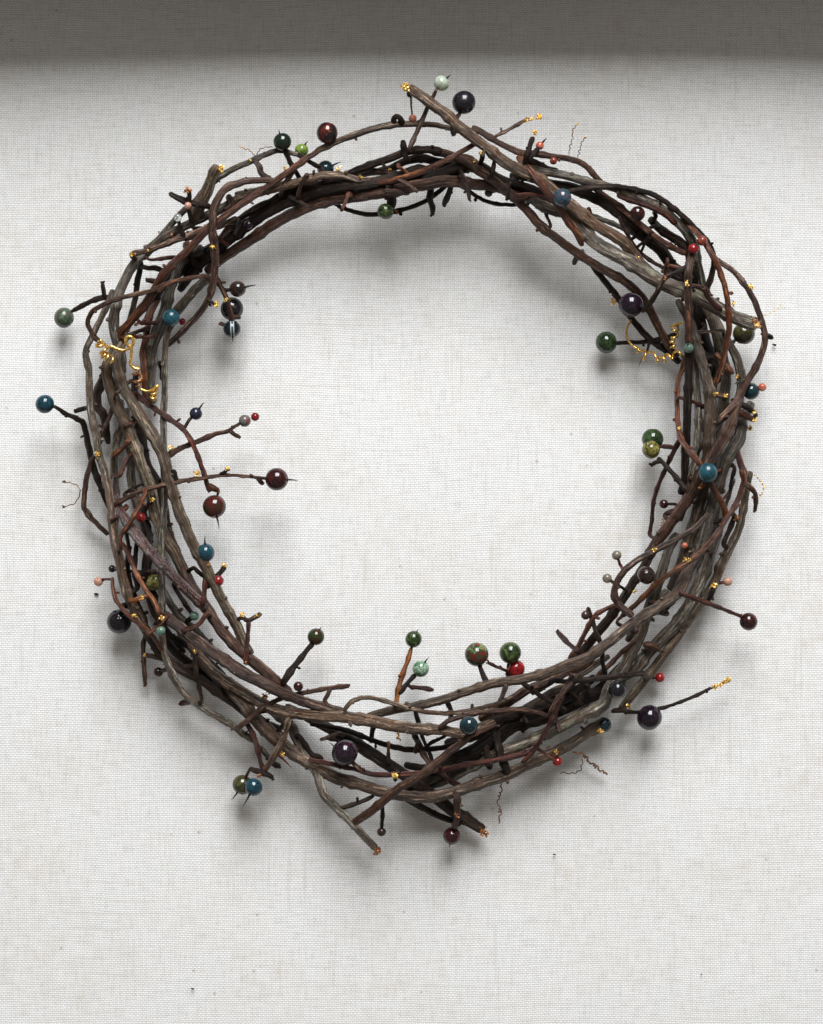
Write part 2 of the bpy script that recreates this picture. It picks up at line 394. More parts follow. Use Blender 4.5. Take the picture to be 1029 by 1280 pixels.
def build_canes():
    for s in SPECS:                       # the far side of the wreath stands higher off the canvas
        s['P'] = [(a[0], a[1], a[2] + rise(a[1]), a[3]) for a in s['P']]
    for k_, s in enumerate(SPECS):        # canes run on, down into the bundle, instead of stopping short
        if s['name'] != 'vine' or not s['nubs'] or not s['tail'] or s['P'][0][3] < 3.6: continue
        for end in (0, -1):
            P = s['P'] if end == -1 else s['P'][::-1]
            e, e1 = P[-1], P[-2]
            j = min(range(len(RING)), key=lambda i: math.hypot(RING[i][0] - e[0], RING[i][1] - e[1]))
            m = len(RING)
            if min(math.hypot(RING[j][0] * (1 - t) + RING[(j + d) % m][0] * t - e[0], RING[j][1] * (1 - t) + RING[(j + d) % m][1] * t - e[1])
                   for d in (-1, 1) for t in (0, .25, .5)) > 27: continue
            dx, dy = e[0] - e1[0], e[1] - e1[1]
            sg = 1 if (RING[(j + 1) % m][0] - RING[j - 1][0]) * dx + (RING[(j + 1) % m][1] - RING[j - 1][1]) * dy > 0 else -1
            ox, oy = e[0] - RING[j][0], e[1] - RING[j][1]
            q = e
            for n_ in (1,):
                c = RING[(j + sg * n_) % m]; f = 0.7
                D_ = Vector((c[0] + ox * f - e[0], c[1] + oy * f - e[1]))
                if D_.length < 12: continue
                D_ *= min(1, 34 / D_.length); c = (e[0] + D_.x, e[1] + D_.y); ox = oy = 0
                q = (c[0] + ox * f, c[1] + oy * f, max(8, e[2] - 18), e[3] * 0.75)
                P = P + [q]
            s['P'] = P if end == -1 else P[::-1]
    for s in SPECS: s['S0'] = spline(s['P'], 4.0)
    for s in SPECS:                       # root every twig in the cane it springs from
        if s['name'] != 'twig': continue
        for end in (0, -1):
            if s['tip'] and end == -1: continue
            s.setdefault('free', set()).add(end)
            e = s['P'][end]; best = None
            for q in SPECS:
                if q is s: continue
                for c in q['S0']:
                    g = math.hypot(c[0] - e[0], c[1] - e[1]) - c[3]
                    if g > 7.5 or (q['name'] == 'twig' and g > 3): continue
                    sc = max(g, 0) * 2 + abs(c[2] - e[2]) * 0.35
                    if best is None or sc < best[0]: best = (sc, c, g)
            if best and best[0] < 24:
                s['free'].discard(end)
                c = best[1]; d = math.hypot(c[0] - e[0], c[1] - e[1])
                if d > 2.5:
                    new = (c[0], c[1], c[2], e[3])
                    if end == 0: s['P'] = [new] + s['P']
                    else: s['P'] = s['P'] + [new]
                else:
                    P = list(s['P']); P[end] = (e[0], e[1], c[2], e[3]); s['P'] = P
    for s in SPECS:
        P = s['P']; rm = sum(p[3] for p in P) / len(P); step = s['step']
        st = max(1.6, min(step, rm * 0.8)); S = spline(P, st)
        S = [(a[0], a[1], max(a[2], a[3] * 0.9), a[3]) for a in S]
        V, F, UVs = [], [], []
        tube_geo(S, V, F, UVs, knob=s['knob'] * 0.55, sides=20 if rm > 5 else (14 if rm > 3 else 9), tip=s['tip'], wob=s['wob'] * 0.8, ridge=0.06,
                 joints=0 if s['tip'] or not s['nubs'] else (random.uniform(55, 95) if s['name'] == 'vine' else random.uniform(16, 26)))
        if rm > 3.6:                      # loose bark fibres lying along the cane
            for _ in range(int(len(S) * st / 44)):
                a0 = random.uniform(-1.5, 1.5); i = random.randrange(2, max(3, len(S) - 8)); m = int(random.uniform(12, 45) / st)
                seg = S[i:i + m]
                if len(seg) < 4: continue
                FS = []
                for j, c in enumerate(seg):
                    q = seg[min(j + 1, len(seg) - 1)]; q0 = seg[max(j - 1, 0)]
                    dx, dy = q[0] - q0[0], q[1] - q0[1]; L = math.hypot(dx, dy) or 1
                    an = a0 + 0.5 * noise.noise((j * st / 12, a0 * 9, 2)); lift = c[3] * 0.93 + (0.5 if j in (0, len(seg) - 1) else 0)
                    FS.append((c[0] - dy / L * math.sin(an) * lift, c[1] + dx / L * math.sin(an) * lift, c[2] + math.cos(an) * lift, random.uniform(0.35, 0.85)))
                tube_geo(FS, V, F, UVs, sides=5, knob=0.1)
        if s['nubs']:
            i = int(random.uniform(4, 18))
            while i < len(S) - 4:
                a = S[i]; t = (S[i + 1][0] - S[i - 1][0], S[i + 1][1] - S[i - 1][1]); L = math.hypot(*t) or 1
                t = (t[0] / L, t[1] / L); sg = random.choice((-1, 1)); up = random.uniform(-0.1, 0.9)
                d = (-t[1] * sg * 0.85 + t[0] * 0.3, t[0] * sg * 0.85 + t[1] * 0.3, up)
                big = random.random() < 0.28
                nub_geo(V, F, UVs, (a[0], a[1], a[2]), d, a[3] + (random.uniform(3, 7) if big else random.uniform(0.6, 2.2)),
                        random.uniform(1.3, 2.0) + 0.12 * a[3])
                i += int(random.uniform(9, 26) * 3.2 / st)
        for end in s.get('free', ()):     # bud scales at a free twig tip
            a = S[end]; b_ = S[3 if end == 0 else -4]
            dx, dy = a[0] - b_[0], a[1] - b_[1]; L = math.hypot(dx, dy) or 1; dx, dy = dx / L, dy / L
            for _ in range(random.choice((2, 3))):
                w = random.uniform(-0.9, 0.9); d = (dx - dy * w, dy + dx * w, random.uniform(-0.3, 0.6))
                nub_geo(V, F, UVs, (a[0] - dx * 1.5, a[1] - dy * 1.5, a[2]), d, random.uniform(2.0, 4.2), a[3] * random.uniform(0.45, 0.7))
        o = mesh_obj(s['name'], V, F, BARK[s['mat']], wreath, UVs)
        if s['label']: o['label'] = s['label']
        CANES.append((o, S))

def twig(mat, z, r, pts, **kw):
    kw.setdefault('wob', 0.5); kw.setdefault('knob', 0.16)
    return cane(mat, z, r, pts, name='twig', **kw)

# ---------------------------------------------------------------- canes traced round the ring (plan x, y)
# --- top arc and upper right
cane('rust', (56, 78, 74, 60), (5.2, 5.6, 5.2, 4.6, 3.6), [(150,418),(158,408),(172,392),(191,366),(204,343),(219,328),(234,313),(260,287),(288,265.5),(310,250),(337,231),(380,201),(398,188)])
cane('tan', (60, 62, 56, 52), (4.2, 4.4, 3.8, 3.0), [(396,189),(410,182),(428,174),(458,163.5),(476,158.5),(492,156),(510,155),(528,155),(548,157),(566,161),(580,166)], label='olive-brown end of the long rust cane')
cane('tan', (92, 88, 76, 62, 48), (6.8, 7.2, 7.5, 7.5, 7.0), [(511,109),(519,115),(528,121),(554,140),(575,159),(597,176),(614,189),(628,200),(651,213),(670.5,221),(692,238),(715,257),(739,277),(758,289),(777,301),(793,318),(805,334)], label='thick straight cane with a gilded cut end')
cane('grey', (38, 58, 72, 74), (6.5, 7.5, 9, 9.5, 9.0, 9.2), [(660,247),(675,256),(692,263),(715,270),(730.5,289),(745.5,304),(767,316),(792.5,331),(818,348),(850,363),(872,371.5),(895.5,384),(919,397),(946,405)], label='thickest grey cane, sawn off at the right')
cane('brown', (46, 52, 58, 44, 26), (5.5, 5.8, 5.8, 5.8, 5.2), [(539,187),(560,193),(584,204),(604,217),(623.5,230),(640.6,244.6),(658,262),(677,283),(700.5,301),(724,318),(747.6,333),(775,348),(797,365),(812,387),(824,410),(834,428),(846,446)])
cane('brown', (62, 66, 60, 56), (4.2, 4.2, 4, 3.6), [(590,160),(600,164),(613,172),(632,182.6),(651,190.5),(670.6,192),(692,195.5),(713,198.7),(730.4,206),(743,219),(752,229),(757,236)])
cane('grey', (44, 60, 64, 52, 40), (5, 5.4, 5.8, 6.2, 6.4), [(650,206),(664,210.4),(681,214.7),(707,219),(732.6,226.5),(762.5,233),(784,240),(805,249),(829,262),(846,277),(859,291),(866,304),(870,320),(874,338),(878,356)])
cane('dark', (66, 70, 60, 42), (3.4, 3.6, 3.8, 3.6), [(705,241),(713,239),(739,235),(767,233),(782,234.5),(801,238.5),(820.6,245),(844,262),(863,279),(880.5,298),(891,315),(892,334),(886,356),(876,378)])
cane('rust', (40, 50, 58, 54), (4, 4.2, 4.2, 3.8), [(738,228),(749.7,241),(771,255),(786,268),(806,285),(823,298),(844,311),(858,317)])
cane('purple', (58, 56, 50, 44, 50), (3.4, 4, 4.8, 5.2), [(885,310),(895.5,324),(917,339),(934,360),(945,380),(952,402),(956.5,421),(953,440),(944.6,460),(934,477),(923,498),(912,513),(900,526),(890,538)])
cane('rust', (52, 84, 84, 64), (3.4, 4, 3.8, 3.2), [(852,272),(861,281),(872,292),(880.5,302.6),(891,320),(900,339),(906,358),(910.4,381.7),(911.5,410),(908,434),(903,455.5),(896.5,475),(890,488)])
cane('purple', (72, 88, 86, 70), (5, 5.2, 4.8, 4.6), [(869,310),(863,325),(861,340),(860,360),(861.5,386),(861,405),(861,430)], label='upright pinkish-brown cane')
cane('rust', (87, 89, 88), (2.6, 3.4, 2.6), [(860,388),(861,405),(861,427)], nubs=False, label='peeled red strip of bark')
cane('dark', (70, 70, 60, 48), (4.8, 5.6, 5.4, 5.2), [(861,428),(861,442.6),(861,468),(860,494),(859,522),(858,545),(857,564),(856,594),(852,618)])
cane('olive', (56, 70, 70, 46, 26), (6, 7.6, 8.2, 8.2, 8), [(864,405),(868,420),(876,447),(885,479),(888,507),(887.5,532),(886,564),(882,590),(879,612),(872,640),(862,672),(852,705)])
cane('grey', (46, 56, 54, 40), (4.4, 5.2, 5.4, 5.2), [(868,450),(870,477),(873,507),(872.5,543),(870,570.5),(864,592),(858,620),(850,650)])
cane('rust', (40, 56, 70, 84, 74, 58), (3, 3.4, 3.8, 4.2, 4), [(857,444),(852.7,462),(847.5,479),(846.5,511),(848.4,532),(850.5,546),(859,561),(874,579),(885,596),(892,611),(904,632),(908,648)])
twig('darkred', (60, 40, 24), (3, 2.6, 2.4), [(849,552),(838,573),(831,588),(823,607),(817,628),(815,650),(813,669)])
cane('brown', (70, 84, 78, 60, 44), (6.5, 7.6, 7.8, 7.4, 6.5), [(924,500),(919,513),(912.6,534),(900,556),(887,576),(878,592),(869,608),(861,622),(842,650),(823,675),(810,697)])
cane('dark', (44, 36, 30, 26), (6.2, 6.2, 6, 5.6, 5), [(814,692),(803,712),(790.6,730),(769,763),(748,790),(730,812),(712,832),(690,850),(664,866)])
cane('grey', (46, 56, 52, 46, 58), (5.5, 8.5, 8.8, 8, 7.5, 7), [(940,503),(928,526),(925,545),(917,560),(905,580),(898,604),(891,628),(882.6,660),(872,692),(857,718),(850,734)])
cane('grey', (30, 34, 40, 34, 28), (6, 7.2, 7.4, 7, 6.4), [(868,322),(872,350),(876,372),(887,392),(897.6,421),(904,447),(907,472.6),(905,498),(899,526),(892,550)])
cane('grey', (38, 42, 36, 30), (4.5, 6.2, 6.4, 6), [(906,420),(914,434),(923,453),(927.5,479),(923,502),(916,520)])
cane('olive', (50, 40, 34, 30, 26), (4.6, 5.4, 6.4, 6.6, 6, 5.2), [(938,590),(934,607),(930,632),(925,658),(914,682),(902,705),(893,728),(876,754),(857,780),(840,805),(820.5,831),(803,854),(787,873),(776,886)])
cane('tan', (48, 62, 80, 88, 90, 84, 76, 64), (6.5, 7.4, 7.2, 7, 6.6, 6.2, 5.8, 5.4), [(870,690),(862,710),(857,722),(848,740),(827,756),(805.5,769),(782,786),(758.5,805),(733,822.5),(707,832),(681,842),(653.5,848.4),(621,853.5),(606,857),(580,865.5),(550,876),(520,882.6),(486,889),(460,896)], label='long pale cane sweeping across the front at the lower right')
cane('purple', (88, 92, 94, 92, 88), (3.4, 4, 4.4, 5), [(886,642),(867,661),(844,675),(816,690),(792.7,703),(775.6,720),(768,741),(774,756),(790.6,770)], label='hooked side branch curling back to its cane', tail=False)
cane('rust', (66, 64, 80, 84, 70, 46), (3.8, 3.8, 3.6, 3.2), [(929,588),(930,603),(921,628),(906,652),(893,671),(872,694),(846,712),(822.6,728),(807.6,743),(792.7,758),(778,770)])
cane('darkred', (50, 56, 60, 66), (3.6, 4.2, 4.4, 4), [(917,548),(922,566),(929,590),(931,602)])
cane('grey', (26, 36, 40, 34, 28), (7.5, 8.2, 8.4, 8, 7.5), [(898,660),(887,692),(878,720),(865,750),(848,777),(827,799),(809,818),(795,836)])
cane('olive', (34, 50, 54, 44), (5.5, 6.6, 6.8, 6.6), [(846,668),(836,688),(829,709),(821,735),(812,756),(806,774)])
cane('grey', (44, 40, 48, 52, 40, 28, 16), (6.5, 8.2, 8.5, 8, 7.5, 7), [(812,765),(802,790),(790,815),(777,838),(761,862),(752,882),(726,895),(704,906),(680,918),(655,930),(620,942),(600,953),(580,963),(550,977),(520,985)])
cane('tan', (26, 34, 44, 54, 54, 46, 40, 50), (7.2, 7.6, 7.8, 7.4, 7.6, 8.4, 8.8, 8.2), [(753,905),(737,913),(720,926),(696,939),(670.5,951),(643,964),(620,973),(597,980),(571,989.5),(557,993),(531.6,997),(506,995),(476,988.6),(451,981),(418,971),(395,958),(372,945),(355,932),(340,920),(323,903),(306,882)], label='thick tan cane along the bottom edge')
# inner dark stuff, right
cane('dark', (44, 48, 40, 32), (6, 7.2, 7, 8, 8.5), [(672,224),(686,230),(717.6,236),(749.7,251),(772,265),(790,282),(808,298),(826,312),(838,330),(846,350)])
cane('dark', (36, 44, 46), (5, 6.4, 6), [(812,273),(830,290),(850.5,303),(862,318),(866,340)])
cane('darkred', (64, 66, 62), (3.6, 4.2, 4), [(772,243),(786,249),(812,258),(832,268),(845,280)])
cane('brown', (50, 46, 44), (2.4, 2.6, 2.4), [(774,270),(780,285),(793,307),(808,322),(835.6,339),(850,350)])
twig('dark', (78, 92, 90, 70), (3.4, 3.2, 3), [(866,320),(859,332.5),(845,341),(831,348),(820.6,367),(812,380),(804,388)])
cane('dark', (24, 30, 30, 22), (8, 11, 11, 8), [(864,352),(871,372),(872,395),(877,420),(886,440)])
cane('dark', (34, 30, 26, 20), (4, 4.4, 4.4), [(738,325),(745.5,338),(762.6,359),(775.5,376),(792.6,402),(812,423),(833.5,439),(850,453)])
twig('dark', (24, 26, 34), (2.2, 2.6, 3), [(771,429),(785,428),(801,427.5),(829,423),(845,418)])
twig('dark', (36, 30, 20), (2.2, 1.9, 1.5), [(812,424),(810,436),(803.5,447),(797,462)], tip=True, nubs=False)
twig('dark', (60, 54, 46), (2, 2, 1.8), [(814,290),(808,300),(803,312),(799,322)], nubs=False)
twig('dark', (56, 50, 44), (2.4, 2.2, 2), [(820,282),(803,290),(791,298),(784,306)], nubs=False)
twig('dark', (56, 50, 44), (2, 2, 1.8), [(812,298),(800,306),(790,316),(781,320)], nubs=False)
cane('dark', (30, 34, 30), (4, 4.5, 4), [(893,480),(903,470),(893,450),(880,440)])
twig('darkred', (86, 90, 84), (3, 3.6, 3), [(862,358),(872,358),(882,361),(884,370),(893,380),(900,386)])
twig('brown', (60, 62, 62), (3, 3.4, 3), [(893,493),(900,495),(908,496)])
twig('dark', (70, 70, 66), (4, 4, 3.2), [(912,508),(924,505),(934,509),(943,515)])
twig('darkred', (76, 72, 66), (4, 3.8, 3.4), [(915,512),(926,516),(934,521),(942,524)])
twig('purple', (74, 84, 66), (4.5, 5, 4), [(924,500),(914,510),(905,520),(898,530)])
# --- crossing pieces of the dense top
cane('tan', (50, 56, 60, 56), (5, 5.8, 5.6, 4.4), [(292,251),(310,243),(332.6,238),(360,231),(388,223),(413,219),(430,220),(453,225)])
cane('dark', (24, 34, 44, 52, 44), (7, 8, 8.5, 8.5, 8), [(245,335),(275,308),(310,281),(342,260),(374,247),(398,240),(421,234),(464,230),(497,222),(520,214)])
cane('brown', (20, 30, 40, 50, 46, 38), (6.5, 7.5, 8, 8.2, 8, 7), [(258,340),(280,321),(310,302),(342,280),(374,263),(400,253),(426,248),(460,243),(494,238),(528,231),(560,226),(592,230),(620,233),(645,243)])
cane('dark', (38, 46, 52, 50), (4.4, 5, 5.4, 5), [(425,224),(436,217),(464,206),(490,197),(511,189),(539,187),(552,190)])
cane('rust', (54, 66, 78, 82, 70), (3.6, 4, 4, 3.6, 3.4), [(470,229),(492,225),(520,217),(541,208),(562.5,198),(577.5,189),(597,178)])
cane('dark', (36, 42, 40, 36), (7.5, 8, 8, 7), [(490,234),(520,227),(550,217),(582,208),(604,211),(621,224),(643,231),(664,237)])
cane('dark', (28, 32, 30), (5, 6, 5), [(485,212),(507,201),(528,198),(550,203),(571,207)])
cane('brown', (38, 42, 34), (4, 4.4, 4), [(470,214),(485,216),(505,218),(525,212)])
cane('dark', (20, 22, 26, 34), (3, 3.2, 3), [(418,254),(434,262),(464,268),(496,264),(528,253),(545,242.5),(562,228),(574,216)])
cane('dark', (34, 26, 34), (2.6, 2.6, 2.4), [(572,230),(582,236),(599,247),(613,253),(638,256),(655,255)])
cane('darkred', (70, 74, 70), (3, 3.2, 3), [(645,245),(660,243),(675,245),(694,250)])
cane('rust', (66, 86, 84, 60), (4, 4.6, 4.4, 4), [(648,196),(656,205),(670.6,222),(683,239),(694,252),(707,272),(722,294),(728,306)])
cane('dark', (50, 46, 46), (4.6, 5, 4.6), [(655,196),(667,202),(682,210),(697,214)])
cane('brown', (40, 46, 46), (5, 5.6, 5), [(575,196),(590,200),(603,214),(622,229),(640,243)])
twig('dark', (80, 84, 80), (3.6, 3.8, 3.4), [(656,206),(659,195),(662,184),(666,172)])
twig('dark', (80, 80, 76), (3, 3, 2.6), [(660,200),(667,192),(672,186)])
twig('purple', (66, 62, 64), (2, 2.4, 2.2), [(620,170),(634,163),(650,154),(658,149)])
twig('purple', (70, 74, 80), (3.4, 3, 2.4), [(513,184),(520,168),(527,152),(535,134),(541,122),(545,113)])
twig('dark', (56, 58, 60), (4, 4, 3.6), [(509,201),(506,192),(505,184),(504,178)])
twig('dark', (62, 66, 64), (4, 3.6, 3), [(503,155),(500,148),(496,145),(493,147)])
twig('dark', (74, 66, 60), (3.6, 3.4, 3), [(566,160),(567,168)], nubs=False)
twig('dark', (60, 60, 62), (4.4, 4, 4), [(513,112),(512,120)], nubs=False)
twig('purple', (60, 56, 54), (1.6, 1.3, 1.1), [(514,120),(514,130),(515,144)], nubs=False)
twig('dark', (40, 34, 24), (4, 4, 3.2), [(538,236),(538,250),(541,260),(541,268)])
twig('dark', (40, 34, 26), (4, 3.8, 3.4), [(563,236),(559,247),(555,256)])
twig('dark', (56, 44, 34), (5, 6, 5.5), [(486,232),(489,242),(490,254),(487,262)])
twig('dark', (44, 60, 50), (3, 3, 2.4), [(600,205),(603,196),(604,190)])
twig('dark', (74, 78, 60), (2.6, 2.6, 2.2), [(614,222),(617,208),(619,196)])
# --- upper left
cane('grey', (56, 58, 50, 40), (3.4, 4, 4.4, 4), [(374,194),(350,188),(332.5,193),(313,202),(294,210),(275,221),(258,236),(246,250),(228,265),(204,292),(194,305)])
cane('olive', (72, 66, 54), (6.4, 7.2, 8.5, 8.5), [(271,207),(267,216),(264,226),(258,240),(250,256),(242,274)], label='stubby cane with a sawn gilded top')
cane('purple', (66, 70, 78, 82, 74, 52, 38), (4, 4.6, 5.4, 5.4, 5, 4.2, 3.8), [(346,226),(330,225.5),(310,226),(296,230),(286,233),(275.5,243),(268,260),(266,285),(269,318),(268,343),(263,368),(252,388),(236,406),(219,423),(208,432)])
cane('grey', (42, 52, 52, 40), (5, 6, 6.2, 6), [(338,237),(320,241),(292,252),(270.5,264),(243,277),(213,292),(190,309),(178,322)])
cane('pale', (38, 50, 58, 54, 44), (5.5, 6.4, 7, 7, 6.4), [(190,308),(177,320),(166,333),(153,356),(146,378),(142,401),(145,422),(150,440),(152,456)], label='pale grey cane at the left edge')
twig('purple', (62, 66, 72, 70), (3.6, 4, 4.2, 4), [(165,318),(185,313),(207,305),(232,295),(254,287),(262,282)])
twig('dark', (70, 74, 70), (3.8, 4.4, 4), [(213,242),(224,248),(240,254),(254,256),(264,259)])
twig('dark', (82, 80, 72, 66), (2.8, 2.8, 2.6), [(236,238),(237,248),(235,258),(237,268),(241,278)])
twig('dark', (76, 74, 66), (2.6, 2.8, 2.6), [(223,276),(227,288),(233,300),(236,306)])
cane('dark', (34, 30, 26), (4, 4.2, 3.8), [(172,318),(175,330),(172,352),(169,372),(164,394)])
cane('brown', (68, 72, 84, 80, 60), (3, 3, 2.8, 2.6), [(128,430),(117,420),(110,405),(113,393),(120,386),(140,376),(165,369),(190,363),(210,354),(235,348),(256,345),(262,352)], label='thin curling cane looping over the left side')
cane('rust', (82, 84, 80), (2.6, 2.6, 2.4), [(196,365),(215,353),(240,347),(254,346)], nubs=False)
cane('grey', (36, 44, 44, 36, 28), (5.8, 7, 8.2, 8.4, 8), [(226,330),(218,350),(211,367),(207,386),(200,407),(191,430),(187,460),(186,484),(188,504)])
cane('grey', (30, 36, 34, 26), (5, 6.4, 6.8, 6), [(262,345),(247,359),(232,376),(219,391),(208,410)])
cane('rust', (30, 44, 48, 40), (4, 4.4, 4.4, 4), [(190,388),(186,402),(183,420),(179,440),(180,462),(181,484),(182,500)])
cane('grey', (58, 60, 56, 50, 40), (4.2, 4.4, 4.6, 4.8, 4.4), [(216,404),(210.5,414),(207,430),(205.5,455),(206,484),(204.6,516),(204.6,552),(204.5,585),(206,612),(205,640),(202.5,675),(202,728),(203,760),(202,783),(205.5,815),(212,836),(225,860),(242,877),(265,892),(291,907),(305,918),(318.5,926)], label='slender grey cane running down the left side')
cane('grey', (40, 44, 50, 52, 48), (3.8, 4.6, 5.2, 5.4), [(141,362),(134,382),(123,405),(114,423),(107,440),(111,463),(112,490),(115,523),(121,548),(124,570),(131,590),(135,611)])
cane('tan', (48, 62, 66, 60, 48), (5.4, 6.4, 6.4, 6.2), [(130,590),(136,611),(140,640),(143,668),(150,703),(155,728),(163,752),(173,771),(182,788)])
cane('dark', (48, 40, 36, 36, 30), (6, 6.4, 6, 5.6), [(176,776),(186,794),(199,815),(222.6,834),(248,848),(274,866),(300,885),(318,902),(332,918)])
twig('dark', (34, 28, 20), (4, 3.6, 3), [(142,373),(130,372),(118,375),(105,381),(92,388)])
twig('dark', (34, 36, 36), (3.2, 3, 2.6), [(131,370),(129,360),(128,354)], nubs=False)
cane('olive', (66, 70, 72, 68, 58), (7, 7.8, 7.8, 7.4, 6.8, 6.4), [(144,448),(147,460),(153,482),(166,504),(181,529),(194,550),(205,572),(212,602),(221,630),(230,654),(242,682),(257,709),(272,739),(284,762),(297,784),(306,806),(314,818)], label='long olive-grey cane crossing down the left inside')
cane('olive', (50, 54, 54, 46, 36), (7, 8.2, 8.4, 8, 7), [(136,452),(134,470),(142.6,499),(155.5,527),(168,557),(179,587),(188,612),(194,640),(204,668),(218,690),(229,714),(236,734)])
cane('brown', (40, 54, 62, 62, 54), (6.2, 7, 7.6, 7.8, 6.6), [(226,702),(234,720),(246,742),(258,760),(276,787),(295,808),(318,828),(338,845),(351,857),(362,866)], label='red-brown cane in the lower left')
cane('shiny', (58, 78, 84, 74, 56), (5, 6.8, 7, 7, 6), [(146,630),(155,646),(166,663),(188,690),(214,717),(234,738),(250,754),(258,764)], label='varnish-glossy purple-brown cane')
cane('purple', (38, 60, 74, 78, 74, 68), (6, 7.6, 8, 7.8, 7, 6.8), [(196,757),(205.5,769),(227,786),(248,803),(274,821),(302,840),(329,854),(355,867),(382,878),(408,885.5),(430,891)], label='thick plum-grey cane, lower left')
cane('tan', (36, 48, 58, 70, 78, 80, 72, 60), (7, 7.2, 7.2, 7.6, 8, 8, 7, 6.4), [(238,806),(256,830),(280,850),(308,868),(335,883),(365,891),(400,895),(430,896),(462,901),(492,907),(524,911),(554,913),(578,917),(594,912)], label='long tan cane crossing the front at the bottom')
cane('grey', (20, 30, 34, 40), (7.5, 8, 8.2, 7.8), [(262,842),(280,856),(300,874),(318.5,895),(335.6,912),(352,930),(364,942)])
cane('dark', (36, 30, 26, 24), (4, 4.2, 4.2, 3.8), [(101,525),(106,535),(111,559),(119,591),(130,619),(140,640)])
cane('dark', (62, 56, 48, 40), (2.4, 2.8, 3.2, 4), [(68,508),(75,512),(83,518),(94,522),(104,528)], name='twig')
cane('brown', (40, 34, 26, 22), (3, 3.6, 3.6, 3.2), [(118,570),(112,582),(107,606),(105,632),(109,641),(118,652),(135,668)])
cane('grey', (30, 28, 26), (5, 5.6, 5.4), [(152,534),(147,545),(143,570),(143,597),(146,625)])
cane('grey', (22, 20, 20), (5.5, 6, 6), [(160,545),(164,570),(164,598),(170,625),(178,650)])
twig('purple', (34, 40, 44), (2.8, 3, 2.8), [(125,553),(132,532),(140,512),(143,498)])
cane('dark', (34, 36, 34), (5, 6, 5.5), [(136,455),(128,475),(122,492),(123,510),(130,520)])
cane('dark', (16, 14, 16, 20), (5, 6, 6, 5), [(168,500),(176,540),(184,580),(200,610),(208,650),(216,690)])
cane('brown', (30, 26, 22), (6.5, 7, 6.5), [(196,640),(210,668),(224,700),(240,735)])
cane('dark', (24, 20, 18), (5.5, 6, 5.5), [(182,655),(186,690),(184,725),(192,760),(208,790)])
cane('grey', (30, 28, 26), (5, 5.4, 5), [(208,745),(218,762),(232,778),(246,790)])
cane('dark', (40, 38, 36), (3.8, 4, 3.8), [(160,690),(160,720),(170,750),(183,780)])
twig('rust', (86, 90, 80), (2.6, 2.8, 2.4), [(181,617),(174,633),(167,646),(158,660),(151,671),(150,685)])
twig('rust', (60, 66, 76, 80), (2.8, 3.2, 3.4, 3), [(152,680),(160,692),(166,706),(171,718),(184,740),(193,752),(200,768)])
twig('dark', (54, 60, 60), (2.8, 3, 2.8), [(171,679),(169,700),(168,718),(172,735)])
cane('dark', (40, 44, 42), (4.4, 5, 4.6), [(187,668),(184,690),(182,722)])
cane('rust', (66, 74, 76, 66, 50), (2.4, 2.8, 3, 3.4), [(140,722),(142,740),(147,753),(156,764),(169,776),(186,790),(196,802),(206,818)])
twig('brown', (26, 20, 16), (3, 2.8, 2.4), [(183,793),(179,806),(180,830),(181,846),(182,857)])
cane('brown', (36, 40, 38, 34), (3.2, 3.6, 3.8), [(179,818),(192,821),(203,824),(222,833),(246,832),(262,826)])
twig('dark', (62, 64, 56), (2.8, 2.6, 2.4), [(243,816),(244,830),(246,844),(249,860),(252,874)])
cane('dark', (44, 38, 34), (4, 4.4, 4), [(205,787),(222,800),(240,811),(256,822)])
cane('dark', (24, 22, 22, 24), (5.5, 6, 6), [(214,808),(232,826),(256,845),(282,866),(305,884),(322,900)])
twig('darkred', (80, 84, 80), (2.4, 3, 2.8), [(228,788),(238,786),(250,779),(258,768)])
twig('dark', (50, 50, 48), (3, 3.2, 3), [(218,730),(225,745),(236,762),(241,770)])
# red twigs on the inside left
cane('darkred', (60, 66, 70, 68), (3.4, 3.5, 3.4, 2.8), [(170,492),(180,502),(195,512),(211,523),(228.5,536),(241,555),(249,575),(256,595),(262,613)], name='twig')
twig('brown', (56, 60, 62, 64), (4.2, 3.6, 2.8, 2), [(209,570),(220,563),(239,555),(256,548),(271,542),(282,540),(290.5,535),(300,529)])
twig('brown', (62, 60, 58), (3, 2.8, 3.2), [(287,538),(293,543),(299,546)], nubs=False)
twig('brown', (64, 74, 76, 70), (3.2, 3.4, 3, 2.4, 2), [(145,630),(160,622),(177,614),(200,607),(218,603),(235,600),(252,598),(280,594),(307,595.5),(333,598)])
twig('dark', (68, 68, 66), (2.4, 2.2, 2), [(231,534),(236,526),(240,521)], nubs=False)
twig('dark', (74, 76, 76), (3, 2.8, 2.4), [(221,602),(219,594),(218,589)], nubs=False)
twig('dark', (74, 76, 76), (2.6, 2.6, 2.2), [(275,593),(281,590),(284,587)], nubs=False)
twig('rust', (68, 68, 66), (3.4, 4, 3), [(261,606),(267,610),(273,613)], nubs=False)
twig('darkred', (72, 70, 68), (2.6, 2.6, 3), [(321,597),(325,601),(328,604)], nubs=False)
# cluster of twigs with beads, left inside, upper
twig('brown', (62, 54, 48), (3, 3.2, 3), [(270,346),(276,358),(283,372),(288,388),(290,400)])
twig('dark', (44, 40, 38), (3, 2.8, 2.4), [(272,354),(280,362),(289,362)], nubs=False)
twig('brown', (48, 46, 44), (2.8, 2.8, 2.8), [(288,396),(296,396),(300,397)], nubs=False)
twig('brown', (40, 40, 40), (2.4, 2.4, 2.4), [(275,404),(282,406),(288,404)], nubs=False)
twig('darkred', (70, 64, 58), (2.2, 2.2, 2.2), [(171,421),(185,421),(194,420)], nubs=False)
cane('dark', (58, 50, 44), (3.8, 4, 3.8), [(201,454),(203,462),(203,472)], name='twig', nubs=False)
